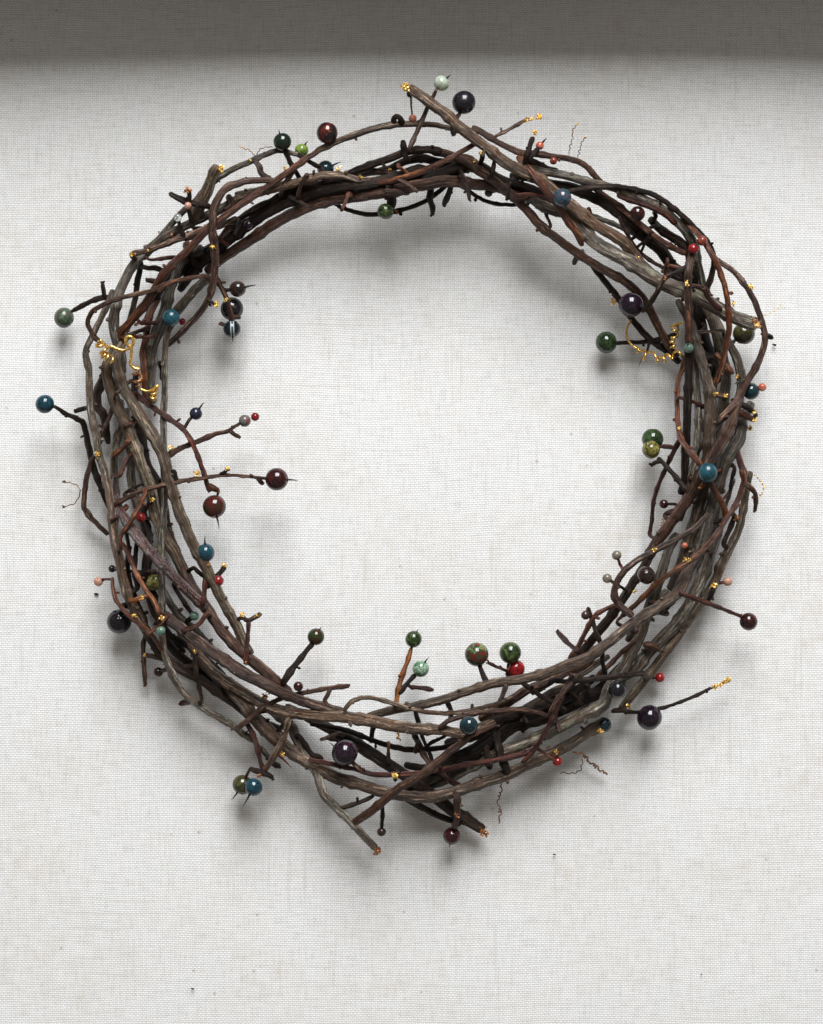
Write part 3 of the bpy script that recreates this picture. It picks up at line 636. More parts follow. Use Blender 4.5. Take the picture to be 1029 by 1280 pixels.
# top-left inner thicket
twig('dark', (60, 54, 46), (2.8, 3.2, 2.6), [(356,186),(360,196),(366,208),(374,222),(378,232)])
twig('purple', (60, 62, 60), (3.4, 3.8, 3.4), [(318,200),(324,208),(327,217),(334,222),(338,224)])
twig('dark', (62, 56, 50), (3, 3, 2.8), [(372,193),(384,200),(394,206),(402,210)])
twig('brown', (62, 58, 50), (2.8, 3, 2.6), [(372,206),(362,220),(354,234),(350,248)])
twig('brown', (60, 60, 60), (4.4, 4.8, 4), [(286,246),(290,256),(284,262)], nubs=False)
twig('dark', (50, 46, 40), (3, 3, 2.8), [(184,350),(194,352),(202,358),(212,368)])
twig('dark', (46, 44, 42), (3.4, 3.8, 3.4), [(185,335),(195,335),(205,340)], nubs=False)
twig('dark', (42, 36, 34), (2.4, 2.4, 2), [(240,322),(252,318),(253,312)], nubs=False)
twig('dark', (40, 34, 30), (4, 4, 3), [(232,306),(240,322),(250,338)])
cane('dark', (24, 22, 26), (3.6, 4, 3.6), [(208,352),(226,334),(252,316),(282,300),(306,286)])
cane('dark', (20, 20, 22), (6, 7, 6), [(196,372),(210,352),(228,336),(250,318)])
cane('brown', (50, 52, 46), (3.6, 4, 3.4), [(216,300),(240,296),(262,286),(276,282),(296,272)])
twig('brown', (40, 36, 34), (3, 3, 2.6), [(275,298),(285,285),(296,281)])
cane('dark', (34, 40, 44), (5, 5.6, 5), [(318,262),(340,252),(366,238),(394,232),(420,226)])
cane('grey', (52, 54, 50), (3.6, 4, 4), [(294,243),(318,238),(350,230),(374,226)])
# --- bottom
cane('brown', (90, 88, 84, 76, 66), (4.4, 5.2, 5.6, 5.6, 5.2), [(588,919),(582,925),(562.6,939),(543,956),(520,973),(496,987),(481,1000),(461,1016),(442,1029)], label='straight brown cane crossing in front at the bottom')
cane('grey', (34, 44, 50, 46, 40), (6.6, 6.6, 6, 5.2, 4.6), [(362,906),(372,926),(388,952),(399,975),(405,993),(420,1009),(440,1029),(456,1046),(470,1061)], label='grey cane hanging out at the bottom')
cane('dark', (22, 34, 38, 30, 22), (6.5, 8, 8.4, 8, 7.6), [(388,898),(404,907),(430,921),(462,941),(491,959),(521,980),(557,1006),(582,1024),(604,1037)], label='black sawn cane sticking out at the bottom')
cane('dark', (22, 18, 16), (4, 4.4, 4), [(505,997),(521.5,1006),(544,1018),(562,1025),(576,1030)])
cane('dark', (46, 48, 46, 44), (3.4, 3.6, 3.8, 3.4), [(388,905),(430,912),(462,924),(486,932),(511,937),(541,936),(562,932),(582,921)])
cane('darkred', (60, 62, 66, 64, 60), (3, 3.6, 3.8, 3.6), [(386,950),(419,956),(447,962.5),(468,968),(503,968),(545,964),(588,955),(627,949),(659,941),(672,934)])
cane('dark', (26, 32, 38, 34, 30), (7.5, 8.5, 8.8, 8.2, 7), [(500,990),(520,983),(552,969),(588,947),(620,925),(642,908),(672,900),(696,890),(728,874),(752,860),(770,842)])
cane('dark', (46, 44, 46, 40), (7.5, 7.8, 7.2, 6.4), [(590,920),(608,908),(625,898),(645,893),(672,886),(694,876),(716,866)])
cane('dark', (36, 30, 28), (6, 7, 6.5), [(540,962),(562,950),(588,938),(612,922),(632,906)])
cane('tan', (84, 86, 84, 70, 50), (2.8, 3, 2.8), [(430,889),(436,880),(443,875),(457.5,872),(474,874),(490,879),(509,885),(541,891),(571,891),(601,885),(627,878),(640,872)])
cane('brown', (82, 80, 74, 66), (3.2, 3.6, 3.6, 3), [(550,911),(556,904),(567,899),(592.6,892),(620,889),(642,887),(655,887.5),(673,891),(686,896)])
cane('brown', (40, 46, 50, 44), (5.5, 6.2, 6, 5.5), [(600,900),(620,886),(638.5,876),(660,862),(684,852),(707,841),(730,830)])
cane('tan', (34, 44, 50, 40), (5, 5.8, 5.6, 5), [(640,894),(664,882),(690,866),(707,858),(722,846),(732,838)])
cane('darkred', (70, 76, 72, 60), (3.2, 3.5, 3.4, 3), [(716,845),(710,853),(700,876),(689,902),(678,922),(670,935),(653,954)])
twig('dark', (66, 68, 66), (2.8, 3, 2.8), [(650,851),(656,856),(675,869),(696,881),(706,888)])
twig('darkred', (56, 64, 72), (3.4, 3.2, 3), [(697,790),(707,801),(715,808),(723,814)])
twig('rust', (52, 56, 62, 60), (2.8, 3, 2.8), [(712,824),(718,814),(724,806),(733,788),(743,771),(752,764),(768,757)])
twig('dark', (70, 76, 80), (3, 3.5, 3.2), [(692,850),(712,852),(749,848),(782,844),(803,842)])
cane('brown', (40, 44, 46), (3, 3.2, 3), [(745,848),(760,833),(777,816),(794,801)], name='twig')
twig('dark', (60, 62, 60), (2.8, 3, 2.6), [(735,760),(740,774),(746,792),(752,808),(753,826),(757,842)])
twig('dark', (36, 34, 34, 32), (2.4, 2.6, 2.4, 2), [(766,889),(780,889),(798,890),(828,885),(849.5,878),(870,869.5),(889,860)])
twig('darkred', (74, 66, 50), (3, 2.8, 2.4), [(855,743),(868,748),(880,752),(902,760.5),(925,770)])
twig('brown', (62, 66, 74), (3.4, 3.2, 3), [(300,908),(315,896),(329,884),(345,876),(361,870),(391,864),(414,860),(436,857.5)], label='rust twig crossing at the lower left')
twig('brown', (74, 74, 74), (3, 3.2, 3), [(414,860),(410,868),(406,876),(410,884)], nubs=False)
twig('tan', (78, 66, 50), (4, 4.2, 3.6), [(360,901),(356,917),(350,933),(341,948),(332,961)])
twig('darkred', (46, 50, 50), (3.4, 3.4, 3), [(309,905),(316,918),(321,932),(325,949),(330,965)])
twig('dark', (48, 50, 48), (3.2, 4, 3.6), [(313,961),(322,964),(332,967),(341,972)])
twig('dark', (40, 40, 38), (3, 3.4, 3), [(326,935),(334,945),(343,955),(350,958)])
twig('dark', (64, 60, 52), (4.8, 4, 3.2), [(356,850),(364,838),(372,828),(382,815),(391,804)])
twig('dark', (50, 48, 46), (3, 3, 2.8), [(374,920),(382,931),(390,943),(402,948)])
twig('purple', (62, 66, 62), (2.4, 2.6, 2.4), [(435,948),(446,958),(454,964)])
twig('darkred', (62, 62, 60), (2.6, 2.6, 2.4), [(350,945),(358,953),(367,962)], tip=True, nubs=False)
twig('orange', (58, 52, 46), (3.4, 3.4, 2.8), [(496,876),(498,862),(503,844),(509,828),(514,812)])
twig('dark', (56, 50, 46), (3, 3, 2.6), [(500,866),(506,858),(513,850),(519,844)])
twig('darkred', (50, 46, 44), (2.8, 2.8, 3.4), [(513,859),(526,860),(540,862)])
twig('dark', (78, 72, 64), (4, 3.4, 3), [(608,853),(604,844),(600,834)], nubs=False)
twig('darkred', (60, 54, 50), (2, 2, 1.8), [(610,828),(620,833),(632,838),(638,844)])
twig('brown', (56, 48, 44), (3.2, 3, 2.8), [(624,880),(628,870),(633,856),(636,844),(636,830)])
twig('dark', (52, 46, 40), (3, 3.2, 2.8), [(558,876),(564,888),(563,898)])
twig('brown', (46, 48, 52), (3.8, 3.8, 3.6), [(518,917),(524,930),(530,943),(538,956)])
twig('dark', (44, 46, 46), (2.2, 2.4, 2.2), [(527,918),(533,933),(540,950)])
twig('brown', (40, 38, 36), (3.4, 3.6, 3.4), [(554,968),(566,978),(580,984)])
twig('dark', (34, 32, 30), (3.2, 3.4, 3.2), [(470,900),(466,912),(464,926)])
twig('dark', (34, 32, 30), (3.2, 3.4, 3.2), [(519,886),(521,896),(524,905)], nubs=False)
twig('dark', (50, 54, 54), (5, 5.6, 5), [(622,918),(624,934),(627,948),(632,960)])
twig('dark', (46, 46, 44), (4, 4.6, 4), [(608,938),(611,948),(612,958)], nubs=False)
cane('brown', (62, 58, 48), (4.4, 4.6, 4), [(571,995),(571,1008),(572,1022),(569,1032)], name='twig')
twig('dark', (52, 46, 38), (2.8, 2.8, 2.4), [(478,1008),(478,1022),(477,1034)])
twig('dark', (50, 50, 48), (2.4, 2.8, 2.4), [(418,1011),(434,1008),(452,1002),(466,995)])
twig('dark', (88, 96, 100), (3, 2.4, 1.6), [(494,975),(500,966),(506,957)], tip=True, nubs=False)
twig('rust', (58, 58, 56), (2.6, 2.4, 2.2), [(672,936),(682,942),(692,950)], nubs=False)
cane('dark', (20, 18, 18, 20), (5, 5.6, 5), [(660,925),(690,917),(716,900),(742,880),(762,868)])
twig('purple', (72, 78, 76), (3, 3.4, 3), [(686,896),(694,880),(705,864),(714,855)])
twig('dark', (60, 60, 58), (2, 2, 1.8), [(708,862),(720,870),(728,880)])
twig('dark', (60, 60, 58), (2, 2, 1.8), [(736,858),(728,868),(722,882)])
twig('brown', (52, 54, 50), (3.6, 3.8, 3.4), [(807,806),(815,806),(824,812)], nubs=False)
# side spurs on the right
twig('dark', (66, 62, 56, 50), (3.8, 3.6, 2.8, 2.4), [(858,612),(850,603),(842,593),(832,582),(824,573)])
twig('dark', (54, 52, 50), (2.6, 3, 2.6), [(828,577),(820,578),(815,581)], nubs=False)
twig('darkred', (48, 44, 42), (2.6, 3, 2.6), [(845,561),(838,559),(828,558)], nubs=False)
twig('darkred', (44, 42, 40), (2, 2, 1.8), [(846,631),(840,630),(834,630)], nubs=False)
twig('darkred', (36, 38, 36), (3.4, 3.8, 3), [(843,639),(836,641),(831,645)], nubs=False)
twig('brown', (72, 66, 50), (3.2, 3.2, 3.2, 2.8), [(931,603),(938,609),(944,616),(945,627),(944,638)])
twig('dark', (50, 46, 40), (2.4, 2.4, 2.2), [(918,584),(915,600),(912,618),(906,634)])
twig('rust', (42, 40, 38), (2, 2, 1.8), [(904,624),(912,614),(918,600)], nubs=False)
twig('dark', (50, 48, 46), (3, 3.2, 3), [(918,645),(912,662),(905,680)])
twig('darkred', (78, 80, 80), (2, 1.8, 1.8), [(777,709),(774,702),(772,697)], nubs=False)
twig('dark', (60, 64, 62), (2, 2, 1.8), [(780,736),(772,731),(762,725)], nubs=False)
twig('dark', (56, 54, 50), (3, 3, 2.6), [(893,735),(889,745),(885,752)], nubs=False)
twig('darkred', (34, 36, 36), (2.2, 2.2, 2), [(898,729),(904,728),(908,728)], nubs=False)
twig('dark', (50, 52, 50), (2.2, 2.4, 2.6), [(952,418),(960,419),(965,422)], nubs=False)
twig('dark', (36, 34, 34), (2.4, 2.4, 2), [(904,441),(912,432),(918,426)], nubs=False)
twig('dark', (36, 34, 34), (2, 2, 1.8), [(926,492),(940,488),(949,485)], nubs=False)
twig('dark', (40, 36, 30), (3.4, 3.6, 3), [(728,314),(722,320),(718,328)], nubs=False)
twig('dark', (48, 52, 50), (3, 3.2, 2.8), [(816,277),(820,270),(818,266)], nubs=False)
# lower left bead twigs
twig('darkred', (72, 70, 62), (3, 3, 2.8), [(254,755),(256,738),(257,720),(258,703)])
twig('dark', (60, 60, 56), (3.2, 3.4, 3), [(262,732),(270,722),(278,713),(281,708)])
twig('dark', (60, 58, 56), (2.6, 2.4, 2.2), [(258,734),(265,731),(272,728)], nubs=False)
twig('dark', (60, 62, 60), (2.6, 2.8, 2.4), [(242,710),(248,715),(254,720)], nubs=False)
twig('darkred', (72, 70, 64), (2.8, 2.8, 2.4), [(307,828),(309,810),(310,792),(311,777)])
twig('brown', (68, 66, 62), (3.2, 3.2, 3), [(303,772),(310,776),(318,772),(325,768)], nubs=False)
twig('dark', (60, 64, 66), (2.8, 3, 2.8), [(174,650),(180,640),(186,630),(191,625)])
twig('darkred', (44, 44, 42), (2, 1.8, 1.6), [(140,724),(132,724),(128,725)], nubs=False)
twig('darkred', (50, 46, 44), (2, 2, 2), [(192,650),(186,648),(181,647)], nubs=False)
twig('dark', (34, 34, 34), (4.4, 4.6, 4), [(168,762),(160,757),(154,757)], nubs=False)
twig('darkred', (30, 32, 32), (3.8, 4, 3.6), [(240,876),(231,878),(225,880)], nubs=False)
twig('dark', (24, 22, 22), (3.2, 3.4, 3.2), [(107,510),(100,512),(95,514)], nubs=False)
twig('dark', (40, 36, 32), (3, 3, 2.4), [(205,838),(202,838)], nubs=False)
twig('darkred', (38, 36), (2.2, 2), [(148,712),(143,711)], nubs=False)
twig('orange', (78, 80, 78), (2.8, 3.4, 2.8), [(164,752),(174,748),(182,746)], nubs=False)
twig('darkred', (62, 64), (2.6, 2.4), [(570,150),(575,142)], nubs=False)
twig('brown', (62, 64), (3, 2.8), [(408,184),(409,176)], nubs=False)
# fill: deep dark canes inside the bundle
rf = random.Random(31)
for k in range(2):
    a = int(k * len(RING) / 9 + rf.uniform(-1, 1)); n = rf.randint(7, 11)
    off0, off1, ph = rf.uniform(-11, 11), rf.uniform(-11, 11), rf.uniform(0, 6)
    pts = []
    for j in range(n):
        x, y = RING[(a + j) % len(RING)]; x2, y2 = RING[(a + j + 1) % len(RING)]
        L = math.hypot(x2 - x, y2 - y); t = j / (n - 1); o = off0 * (1 - t) + off1 * t + 4 * math.sin(ph + t * 5)
        pts.append((x - (y2 - y) / L * o, y + (x2 - x) / L * o))
    z0 = rf.uniform(9, 24)
    cane(rf.choice(['dark', 'dark', 'brown', 'darkred', 'grey']), (z0, rf.uniform(10, 30), rf.uniform(9, 24)), (2.6, rf.uniform(3.6, 5.2), 3), pts)

twig('dark', (78, 76), (2.2, 2), [(262,375),(266,379),(270,381)], nubs=False)
# fine side twigs all round the ring
for k in range(58):
    j = int((k + rf.random()) / 58 * len(RING)) % len(RING)
    x, y = RING[j]; x2, y2 = RING[(j + 1) % len(RING)]; u_ = rf.random()
    L = math.hypot(x2 - x, y2 - y); tx, ty = (x2 - x) / L, (y2 - y) / L
    x += (x2 - x) * u_; y += (y2 - y) * u_
    o = rf.uniform(-24, 24); x -= ty * o; y += tx * o
    a = rf.choice((-1, 1)) * rf.uniform(0.35, 1.35); sg = rf.choice((-1, 1))
    dx, dy = sg * (tx * math.cos(a) - ty * math.sin(a)), sg * (tx * math.sin(a) + ty * math.cos(a))
    if (-ty * dx + tx * dy) * o > 0 and abs(o) > 12: dx, dy = -dx, -dy
    n_ = rf.uniform(14, 34); bend = rf.uniform(-0.35, 0.35); z0 = rf.uniform(35, 66)
    twig(rf.choice(['darkred', 'brown', 'dark', 'brown', 'rust', 'purple']), (z0, z0 + rf.uniform(4, 16)), (rf.uniform(2.2, 3.0), rf.uniform(1.6, 2.2)),
         [(x, y), (x + dx * n_ * .5 - dy * bend * n_ * .3, y + dy * n_ * .5 + dx * bend * n_ * .3), (x + dx * n_ - dy * bend * n_, y + dy * n_ + dx * bend * n_)])

# ---------------------------------------------------------------- tendrils
def wire(pts, r, z, mat, name='tendril', coil=None, label=None):
    """pts plan points; coil=(radius, turns) winds the line round its path"""
    n = len(pts); z = z if isinstance(z, (list, tuple)) else (z, z)
    P = [(p[0], p[1], z[0] + (z[1] - z[0]) * i / (n - 1) + rise(p[1]), r) for i, p in enumerate(pts)]
    S = spline(P, 0.8 if coil else 1.3)
    if coil:
        cr, turns = coil; m = len(S); T = []
        for i, s in enumerate(S):
            t = i / (m - 1); a = (t + 0.10 * noise.noise((t * turns * 0.7, cr, 5))) * turns * 2 * math.pi
            dx = S[min(i + 1, m - 1)][0] - S[max(i - 1, 0)][0]; dy = S[min(i + 1, m - 1)][1] - S[max(i - 1, 0)][1]; L = math.hypot(dx, dy) or 1
            c = cr * (0.8 + 0.9 * noise.noise((t * turns * 0.9, turns, 1))) * min(1, t * 8, (1 - t) * 8 + 0.2)
            sn, cs = math.sin(a) * c, math.cos(a) * c
            T.append((s[0] - dy / L * sn + dx / L * cs * 0.45, s[1] + dx / L * sn + dy / L * cs * 0.45, s[2] + cs, r))
        S = T
    V, F, UVs = [], [], []
    tube_geo(S, V, F, UVs, knob=0.14, sides=7 if r > 1 else 5, ridge=0.05)
    o = mesh_obj(name, V, F, mat, wreath, UVs)
    if label: o['label'] = label
    return o
GT = 'gold wire-like tendril coiled round the canes'
wire([(126,424),(126,434),(131,444),(139,452)], 1.9, (84,82), WIRE, coil=(6.5,5), label=GT)
wire([(132,436),(139,433),(146,436),(154,438),(163,434),(167,428),(164,421),(158,422),(158,429),(164,436),(164,446),(163,454),(168,460),(175,462)], 2.0, 88, WIRE, label=GT)
wire([(172,458),(170,466),(172,474),(173,484)], 1.7, (82,76), COPPER, coil=(4.5,3.5))
wire([(175,486),(184,489),(192,486),(197,482),(196,488)], 1.9, 76, WIRE, label=GT)
wire([(192,486),(192,496),(190,500)], 1.6, 74, WIRE, coil=(4.5,3))
wire([(789,400),(784,410),(784,422),(790,431),(797,436)], 1.4, (36,42), WIRE, label='thin gold tendril hook')
wire([(796,434),(806,444),(822,449),(838,447),(852,443)], 1.6, (44,56), WIRE, coil=(6.5,5), label='thin gold tendril, corkscrewed')
wire([(855,403),(846,405),(838,409)], 1.6, (58,52), WIRE)
wire([(848,406),(843,416),(841,428),(842,440)], 1.4, (52,52), WIRE, coil=(4.8,5))
wire([(852,443),(856,452),(855,462),(850,470)], 2.0, (58,50), DRYW)
wire([(711,193),(713,183),(716,173),(716,164),(721,156)], 0.55, (60,60), DRYW, coil=(1.2,6))
wire([(722,198),(725,188),(727,179),(731,173)], 0.55, (58,60), DRYW, coil=(1.2,5))
wire([(300,183),(306,186),(312,188),(320,196)], 0.5, (50,56), DRYW, coil=(0.8,4))
wire([(320,196),(324,188),(332,184),(341,184)], 0.6, (56,50), DRYW, coil=(0.8,4))
wire([(100,616),(98,608),(90,604),(81,602)], 0.6, (16,8), DRYW, coil=(0.7,3))
wire([(101,612),(98,622),(92,630),(79,633)], 0.6, (16,8), DRYW, coil=(0.7,3))
wire([(624,975),(627,985),(623,1000),(625,1012),(624,1029)], 0.8, (30,20), DRYW, coil=(1.8,8))
wire([(716,940),(728,943),(740,954),(750,962),(759,968)], 1.2, (26,12), DRYW, coil=(1.9,9))
wire([(728,948),(727,958),(720,966),(700,966)], 0.6, (22,10), DRYW, coil=(1.4,5))
wire([(943,593),(950,600),(955,609),(952,618),(948,622)], 0.6, (30,24), WIRE, coil=(1.2,7))
wire([(830,645),(828,652),(826,660)], 0.7, (30,26), WIRE, coil=(1.5,4))
wire([(499,916),(497,921),(500,926)], 1.1, 60, WIRE, coil=(1.8,2))
wire([(791,322),(795,327),(800,322)], 1.3, 64, WIRE, coil=(3.0,2))
wire([(952,395),(962,392),(972,386),(978,378)], 0.35, (40,6), WIRE, coil=(1.0,6))

build_canes()

# ---------------------------------------------------------------- beads
def sphere_mesh(name, r, mat, hole):
    V, F = [], []; a, b = 32, 20
    for j in range(b + 1):
        th = math.pi * j / b
        for i in range(a):
            ph = 2 * math.pi * i / a
            z = math.cos(th) * r; q = math.sin(th) * r
            if hole:
                rr = 0.17
                if math.sin(th) < rr * 1.02:           # dimple round the drilled hole
                    z *= 0.93 if math.sin(th) > rr * 0.6 else 0.72
            V.append(((q * math.cos(ph)) * U, (q * math.sin(ph)) * U, z * U))
    for j in range(b):
        for i in range(a):
            i2 = (i + 1) % a
            F.append((j * a + i, (j + 1) * a + i, (j + 1) * a + i2, j * a + i2))
    return V, F

def nearest(x, y, twigs_only=False, maxd=1e9):
    best = None
    for o, S in CANES:
        if twigs_only and not o.name.startswith('twig'): continue
        for s in S:
            d = math.hypot(s[0] - x, s[1] - y) - s[3]
            if best is None or d < best[0]: best = (d, o, s)
    return best

def topmost(x, y, pad=2.0):
    best = None
    for o, S in CANES:
        for s in S:
            if math.hypot(s[0] - x, s[1] - y) < s[3] + pad and (best is None or s[2] + s[3] > best[0]): best = (s[2] + s[3], o, s)
    return best

def bead(x, y, r, mat, label, mode='end', thorn=None, z=None):
    stem = None
    if z is not None: z += rise(y)
    if mode == 'end':
        for ob_, S in CANES:
            for e, e2 in ((S[0], S[2]), (S[-1], S[-3])):
                d = math.hypot(e[0] - x, e[1] - y)
                if d < r + 12 and abs(e[2] - (z or e[2])) < 26 and (stem is None or d < stem[0]): stem = (d, e, e2)
    if z is None:
        if mode == 'end': z = max(r + 1, stem[1][2] if stem else nearest(x, y)[2][2])
        else:
            t = topmost(x, y, r * 0.8); z = (t[0] + r * 0.55) if t else r + 20
    if stem and stem[0] > 2:
        V, F, UVs = [], [], []; e, e2 = stem[1], stem[2]
        tube_geo(spline([(e2[0], e2[1], e2[2], 1.7), (e[0], e[1], e[2], 1.9), (x, y, z, 1.2)], 1.5), V, F, UVs, knob=0.2, sides=7)
        mesh_obj('bead_stem', V, F, BARK['darkred'], wreath, UVs)
    V, F = sphere_mesh('bead', r, None, True)
    o = mesh_obj('bead', V, F, ST[mat], wreath)
    o.location = W(x, y, z)
    if thorn: d = Vector((thorn[0] - x, y - thorn[1], 0)); ax = d.normalized() + Vector((0, 0, 0.25))
    else: ax = Vector((random.uniform(-1, 1), random.uniform(-1, 1), random.uniform(-0.35, 0.35)))
    o.rotation_euler = ax.normalized().to_track_quat('Z', 'Y').to_euler()
    o.scale = [random.uniform(0.97, 1.03) for _ in range(3)]
    o['label'] = label
    if thorn:
        L = d.length; V, F, UV = [], [], []
        inv = o.rotation_euler.to_matrix().inverted()
        n = 9; vs = []
        for i in range(n):
            t = i / (n - 1); q = L * (0.45 + 0.55 * t) / max(0.2, 1)
            rad = 1.35 * (1 - t) ** 0.8 + 0.22
            bend = math.sin(t * 3) * 0.6
            for k in range(7):
                a = 2 * math.pi * k / 7
                V.append(((rad * math.cos(a) + bend) * U, rad * math.sin(a) * U, (L * 1.03 * (0.35 + 0.65 * t)) * U))
        for i in range(n - 1):
            for k in range(7):
                k2 = (k + 1) % 7
                F.append((i * 7 + k, i * 7 + k2, (i + 1) * 7 + k2, (i + 1) * 7 + k)); UV.append(((k * .1, i * .3), (k * .1 + .1, i * .3), (k * .1 + .1, i * .3 + .3), (k * .1, i * .3 + .3)))
        F.append(tuple(range((n - 1) * 7, n * 7))); UV.append(tuple((0, 0) for _ in range(7)))
        mesh_obj('thorn', V, F, THORN, o, UV)
    return o

bead(552,104,9.5,'pgreen','pale translucent green bead above the gilded cane end',thorn=(564,94), z=72)
bead(580,128,14,'plum','large blackish plum bead at the top, right of the gilded cane',mode='end', z=66)
bead(409,166,12.8,'swirl','black bead with red and gold swirls on the upper left arc',z=66)
bead(353,177,11,'bgreen','nearly black green bead at the top left',thorn=(349,162), z=66)
bead(377,188,8.5,'lime','small lime green bead tucked behind the rust cane',thorn=(385,177), z=46)
bead(407,211,10.5,'dteal','dark teal bead half hidden behind the top canes',thorn=(427,203), z=40)
bead(482,264,10,'green','moss green bead on the inner edge of the top arc', z=46)
bead(703,247,10.8,'blue','slate blue bead on the upper right arc',mode='on')
bead(675,182,5.2,'coral','small coral bead near the gilded stub, upper right',thorn=(684,173))
bead(692,201,4.6,'brick','tiny brick-red bead under the upper right cane',mode='on')
bead(516,148,5,'coral','tiny coral bead hanging below the gilded cane end')
bead(80,397,12.5,'grgreen','greyish green bead standing out at the far left', z=18)
bead(56,505,11.5,'teal','glossy teal bead at the far left edge', z=62)
bead(214,397,10.8,'turq','turquoise bead on the left canes',mode='on')
bead(228,402,4.4,'red','tiny red bead beside the turquoise one on the left',mode='on')
bead(297,361,10.2,'brown','dark brown bead, uppermost of three inside the upper left',thorn=(320,357), z=38)
bead(290,386,14,'black','large black bead, middle of three inside the upper left', z=28)
bead(290,411,11,'banded','black bead with a white band, lowest of three at the upper left',thorn=(291,428), z=46)
bead(245,517,7.8,'navy','small dark blue bead on a forked twig, left inside',thorn=(256,503))
bead(306,526,7.5,'grgrey','small grey-green bead at a twig tip, left inside')
bead(319,521,5.3,'red','tiny red bead at the tip beside the grey-green one', z=66)
bead(346,599,14,'wine','large wine-red bead on the long twig pointing inward',thorn=(372,601))
bead(268,633,14,'grered','large green bead with a red side hanging from a red twig',thorn=(274,660))
bead(257,691,11.2,'teal','teal bead with an upright thorn, lower left inside',thorn=(257,670))
bead(176,647,6.2,'red','small bright red bead among the left canes',mode='on')
bead(193,728,10.2,'yolive','olive bead with dark red marks among the left canes',mode='on', z=50)
bead(243,770,5.8,'sage','small sage bead, upper of two at the lower left',mode='on')
bead(201,789,6,'sage','small sage bead, lower of two at the lower left',mode='on')
bead(123,727,5.8,'peach','tiny translucent peach bead outside the left edge', z=40)
bead(140,711,4.6,'brown','tiny brown bead at the left edge above the peach one', z=34)
bead(149,777,15.2,'black','large black bead outside the lower left edge', z=34)
bead(198,840,6,'wine','small wine-red bead under the lower left canes', z=26)
bead(273,726,6.6,'red','small red bead beside the forked gilded twig, lower left')
bead(395,796,10.5,'grered','green and red bead on a dark upright twig at the bottom left',thorn=(402,784))
bead(373,858,6,'wine','small dull red bead where the dark upright twig starts',mode='on', z=76)
bead(517,799,10.2,'green','green bead on the orange twig at the bottom',thorn=(523,787))
bead(526,836,10.2,'jade','speckled jade bead below the green one at the bottom',thorn=(536,822))
bead(596,818,14.6,'mixed','large mottled green and red bead at the bottom centre')
bead(638,816,13.4,'green','large moss green bead with black veins at the bottom centre', z=52)
bead(645,836,11,'red','bright red bead under the moss green one', z=44)
bead(431,941,16,'purple','large dark purple bead at the bottom left',thorn=(413,928), z=74)
bead(303,981,12,'olive','dark olive bead, left of a touching pair at the lower left',thorn=(290,999), z=32)
bead(317,984,11,'teal','dark teal bead, right of a touching pair at the lower left',thorn=(304,1007), z=46)
bead(586,907,11,'dteal','dark teal bead with its drilled hole showing, bottom centre',mode='on')
bead(477,1040,5.6,'brown','tiny dark bead hanging below the bottom canes')
bead(565,1045,11,'wine','blackish red bead hanging at the bottom', thorn=(561,1059), z=34)
bead(697,952,6.2,'red','small bright red bead at the lower right')
bead(772,862,11.5,'black','black bead reflecting red, lower right canes',mode='on', z=86)
bead(812,897,15.6,'purple','large black-purple bead outside the lower right edge')
bead(755,906,9.5,'dteal','dark blue-grey bead peeping out below the lower right canes', z=26)
bead(825,847,6,'red','small red bead outside the lower right edge', z=24)
bead(936,777,11,'wine','wine-red bead on a twig at the right')
bead(910,727,5.8,'peach','tiny peach bead outside the right edge', z=36)
bead(808,719,11,'brown','blackish brown bead inside the lower right curve',mode='on', z=70)
bead(771,694,6,'smoke','upper of two tiny smoky beads inside the lower right')
bead(759,723,6,'smoke','lower of two tiny smoky beads inside the lower right')
bead(732,769,5.6,'brown','tiny dark bead on a rust twig, lower right', z=64)
bead(830,630,5.6,'wine','small dark red bead inside the right edge', z=40)
bead(816,549,13.6,'dgreen','dark green bead, upper of an overlapping pair at the right', z=36)
bead(814,562,11.2,'yolive','yellow-olive bead, lower of an overlapping pair at the right', z=56)
bead(885,591,12.2,'turq','turquoise bead with a black thorn on the right canes',mode='on',thorn=(885,585))
bead(758,428,13.6,'dgreen','dark green bead inside the upper right curve', z=24)
bead(789,381,15.2,'purple','large dark purple bead on the upper right inner cane',mode='on')
bead(861,435,6,'sage','small sage bead on the upright cane at the right',mode='on')
bead(930,417,13.5,'olive','dark olive bead under the sawn grey cane', z=34)
bead(939,489,10.5,'dteal','dark teal bead at the right edge', z=34)
bead(953,484,5.2,'coral','tiny rose bead at the right edge', z=36)
bead(797,267,9.2,'wine','wine-red bead among the upper right canes',mode='on', z=72)
bead(867,311,6.4,'red','small bright red bead at the upper right bend',mode='on')
bead(878,301,6,'brick','small orange-brown bead at the upper right bend',mode='on')
bead(611,241,5,'brown','tiny dark bead under the top arc', z=36)
bead(222,272,5,'clear','tiny clear bead at the upper left',mode='on')
bead(235,257,4.4,'peach','tiny peach bead at the upper left',mode='on')
bead(856,682,4,'coral','tiny coral bead among the right canes',mode='on')
bead(311,281,6,'purple','small dark bead among the upper left canes',mode='on')


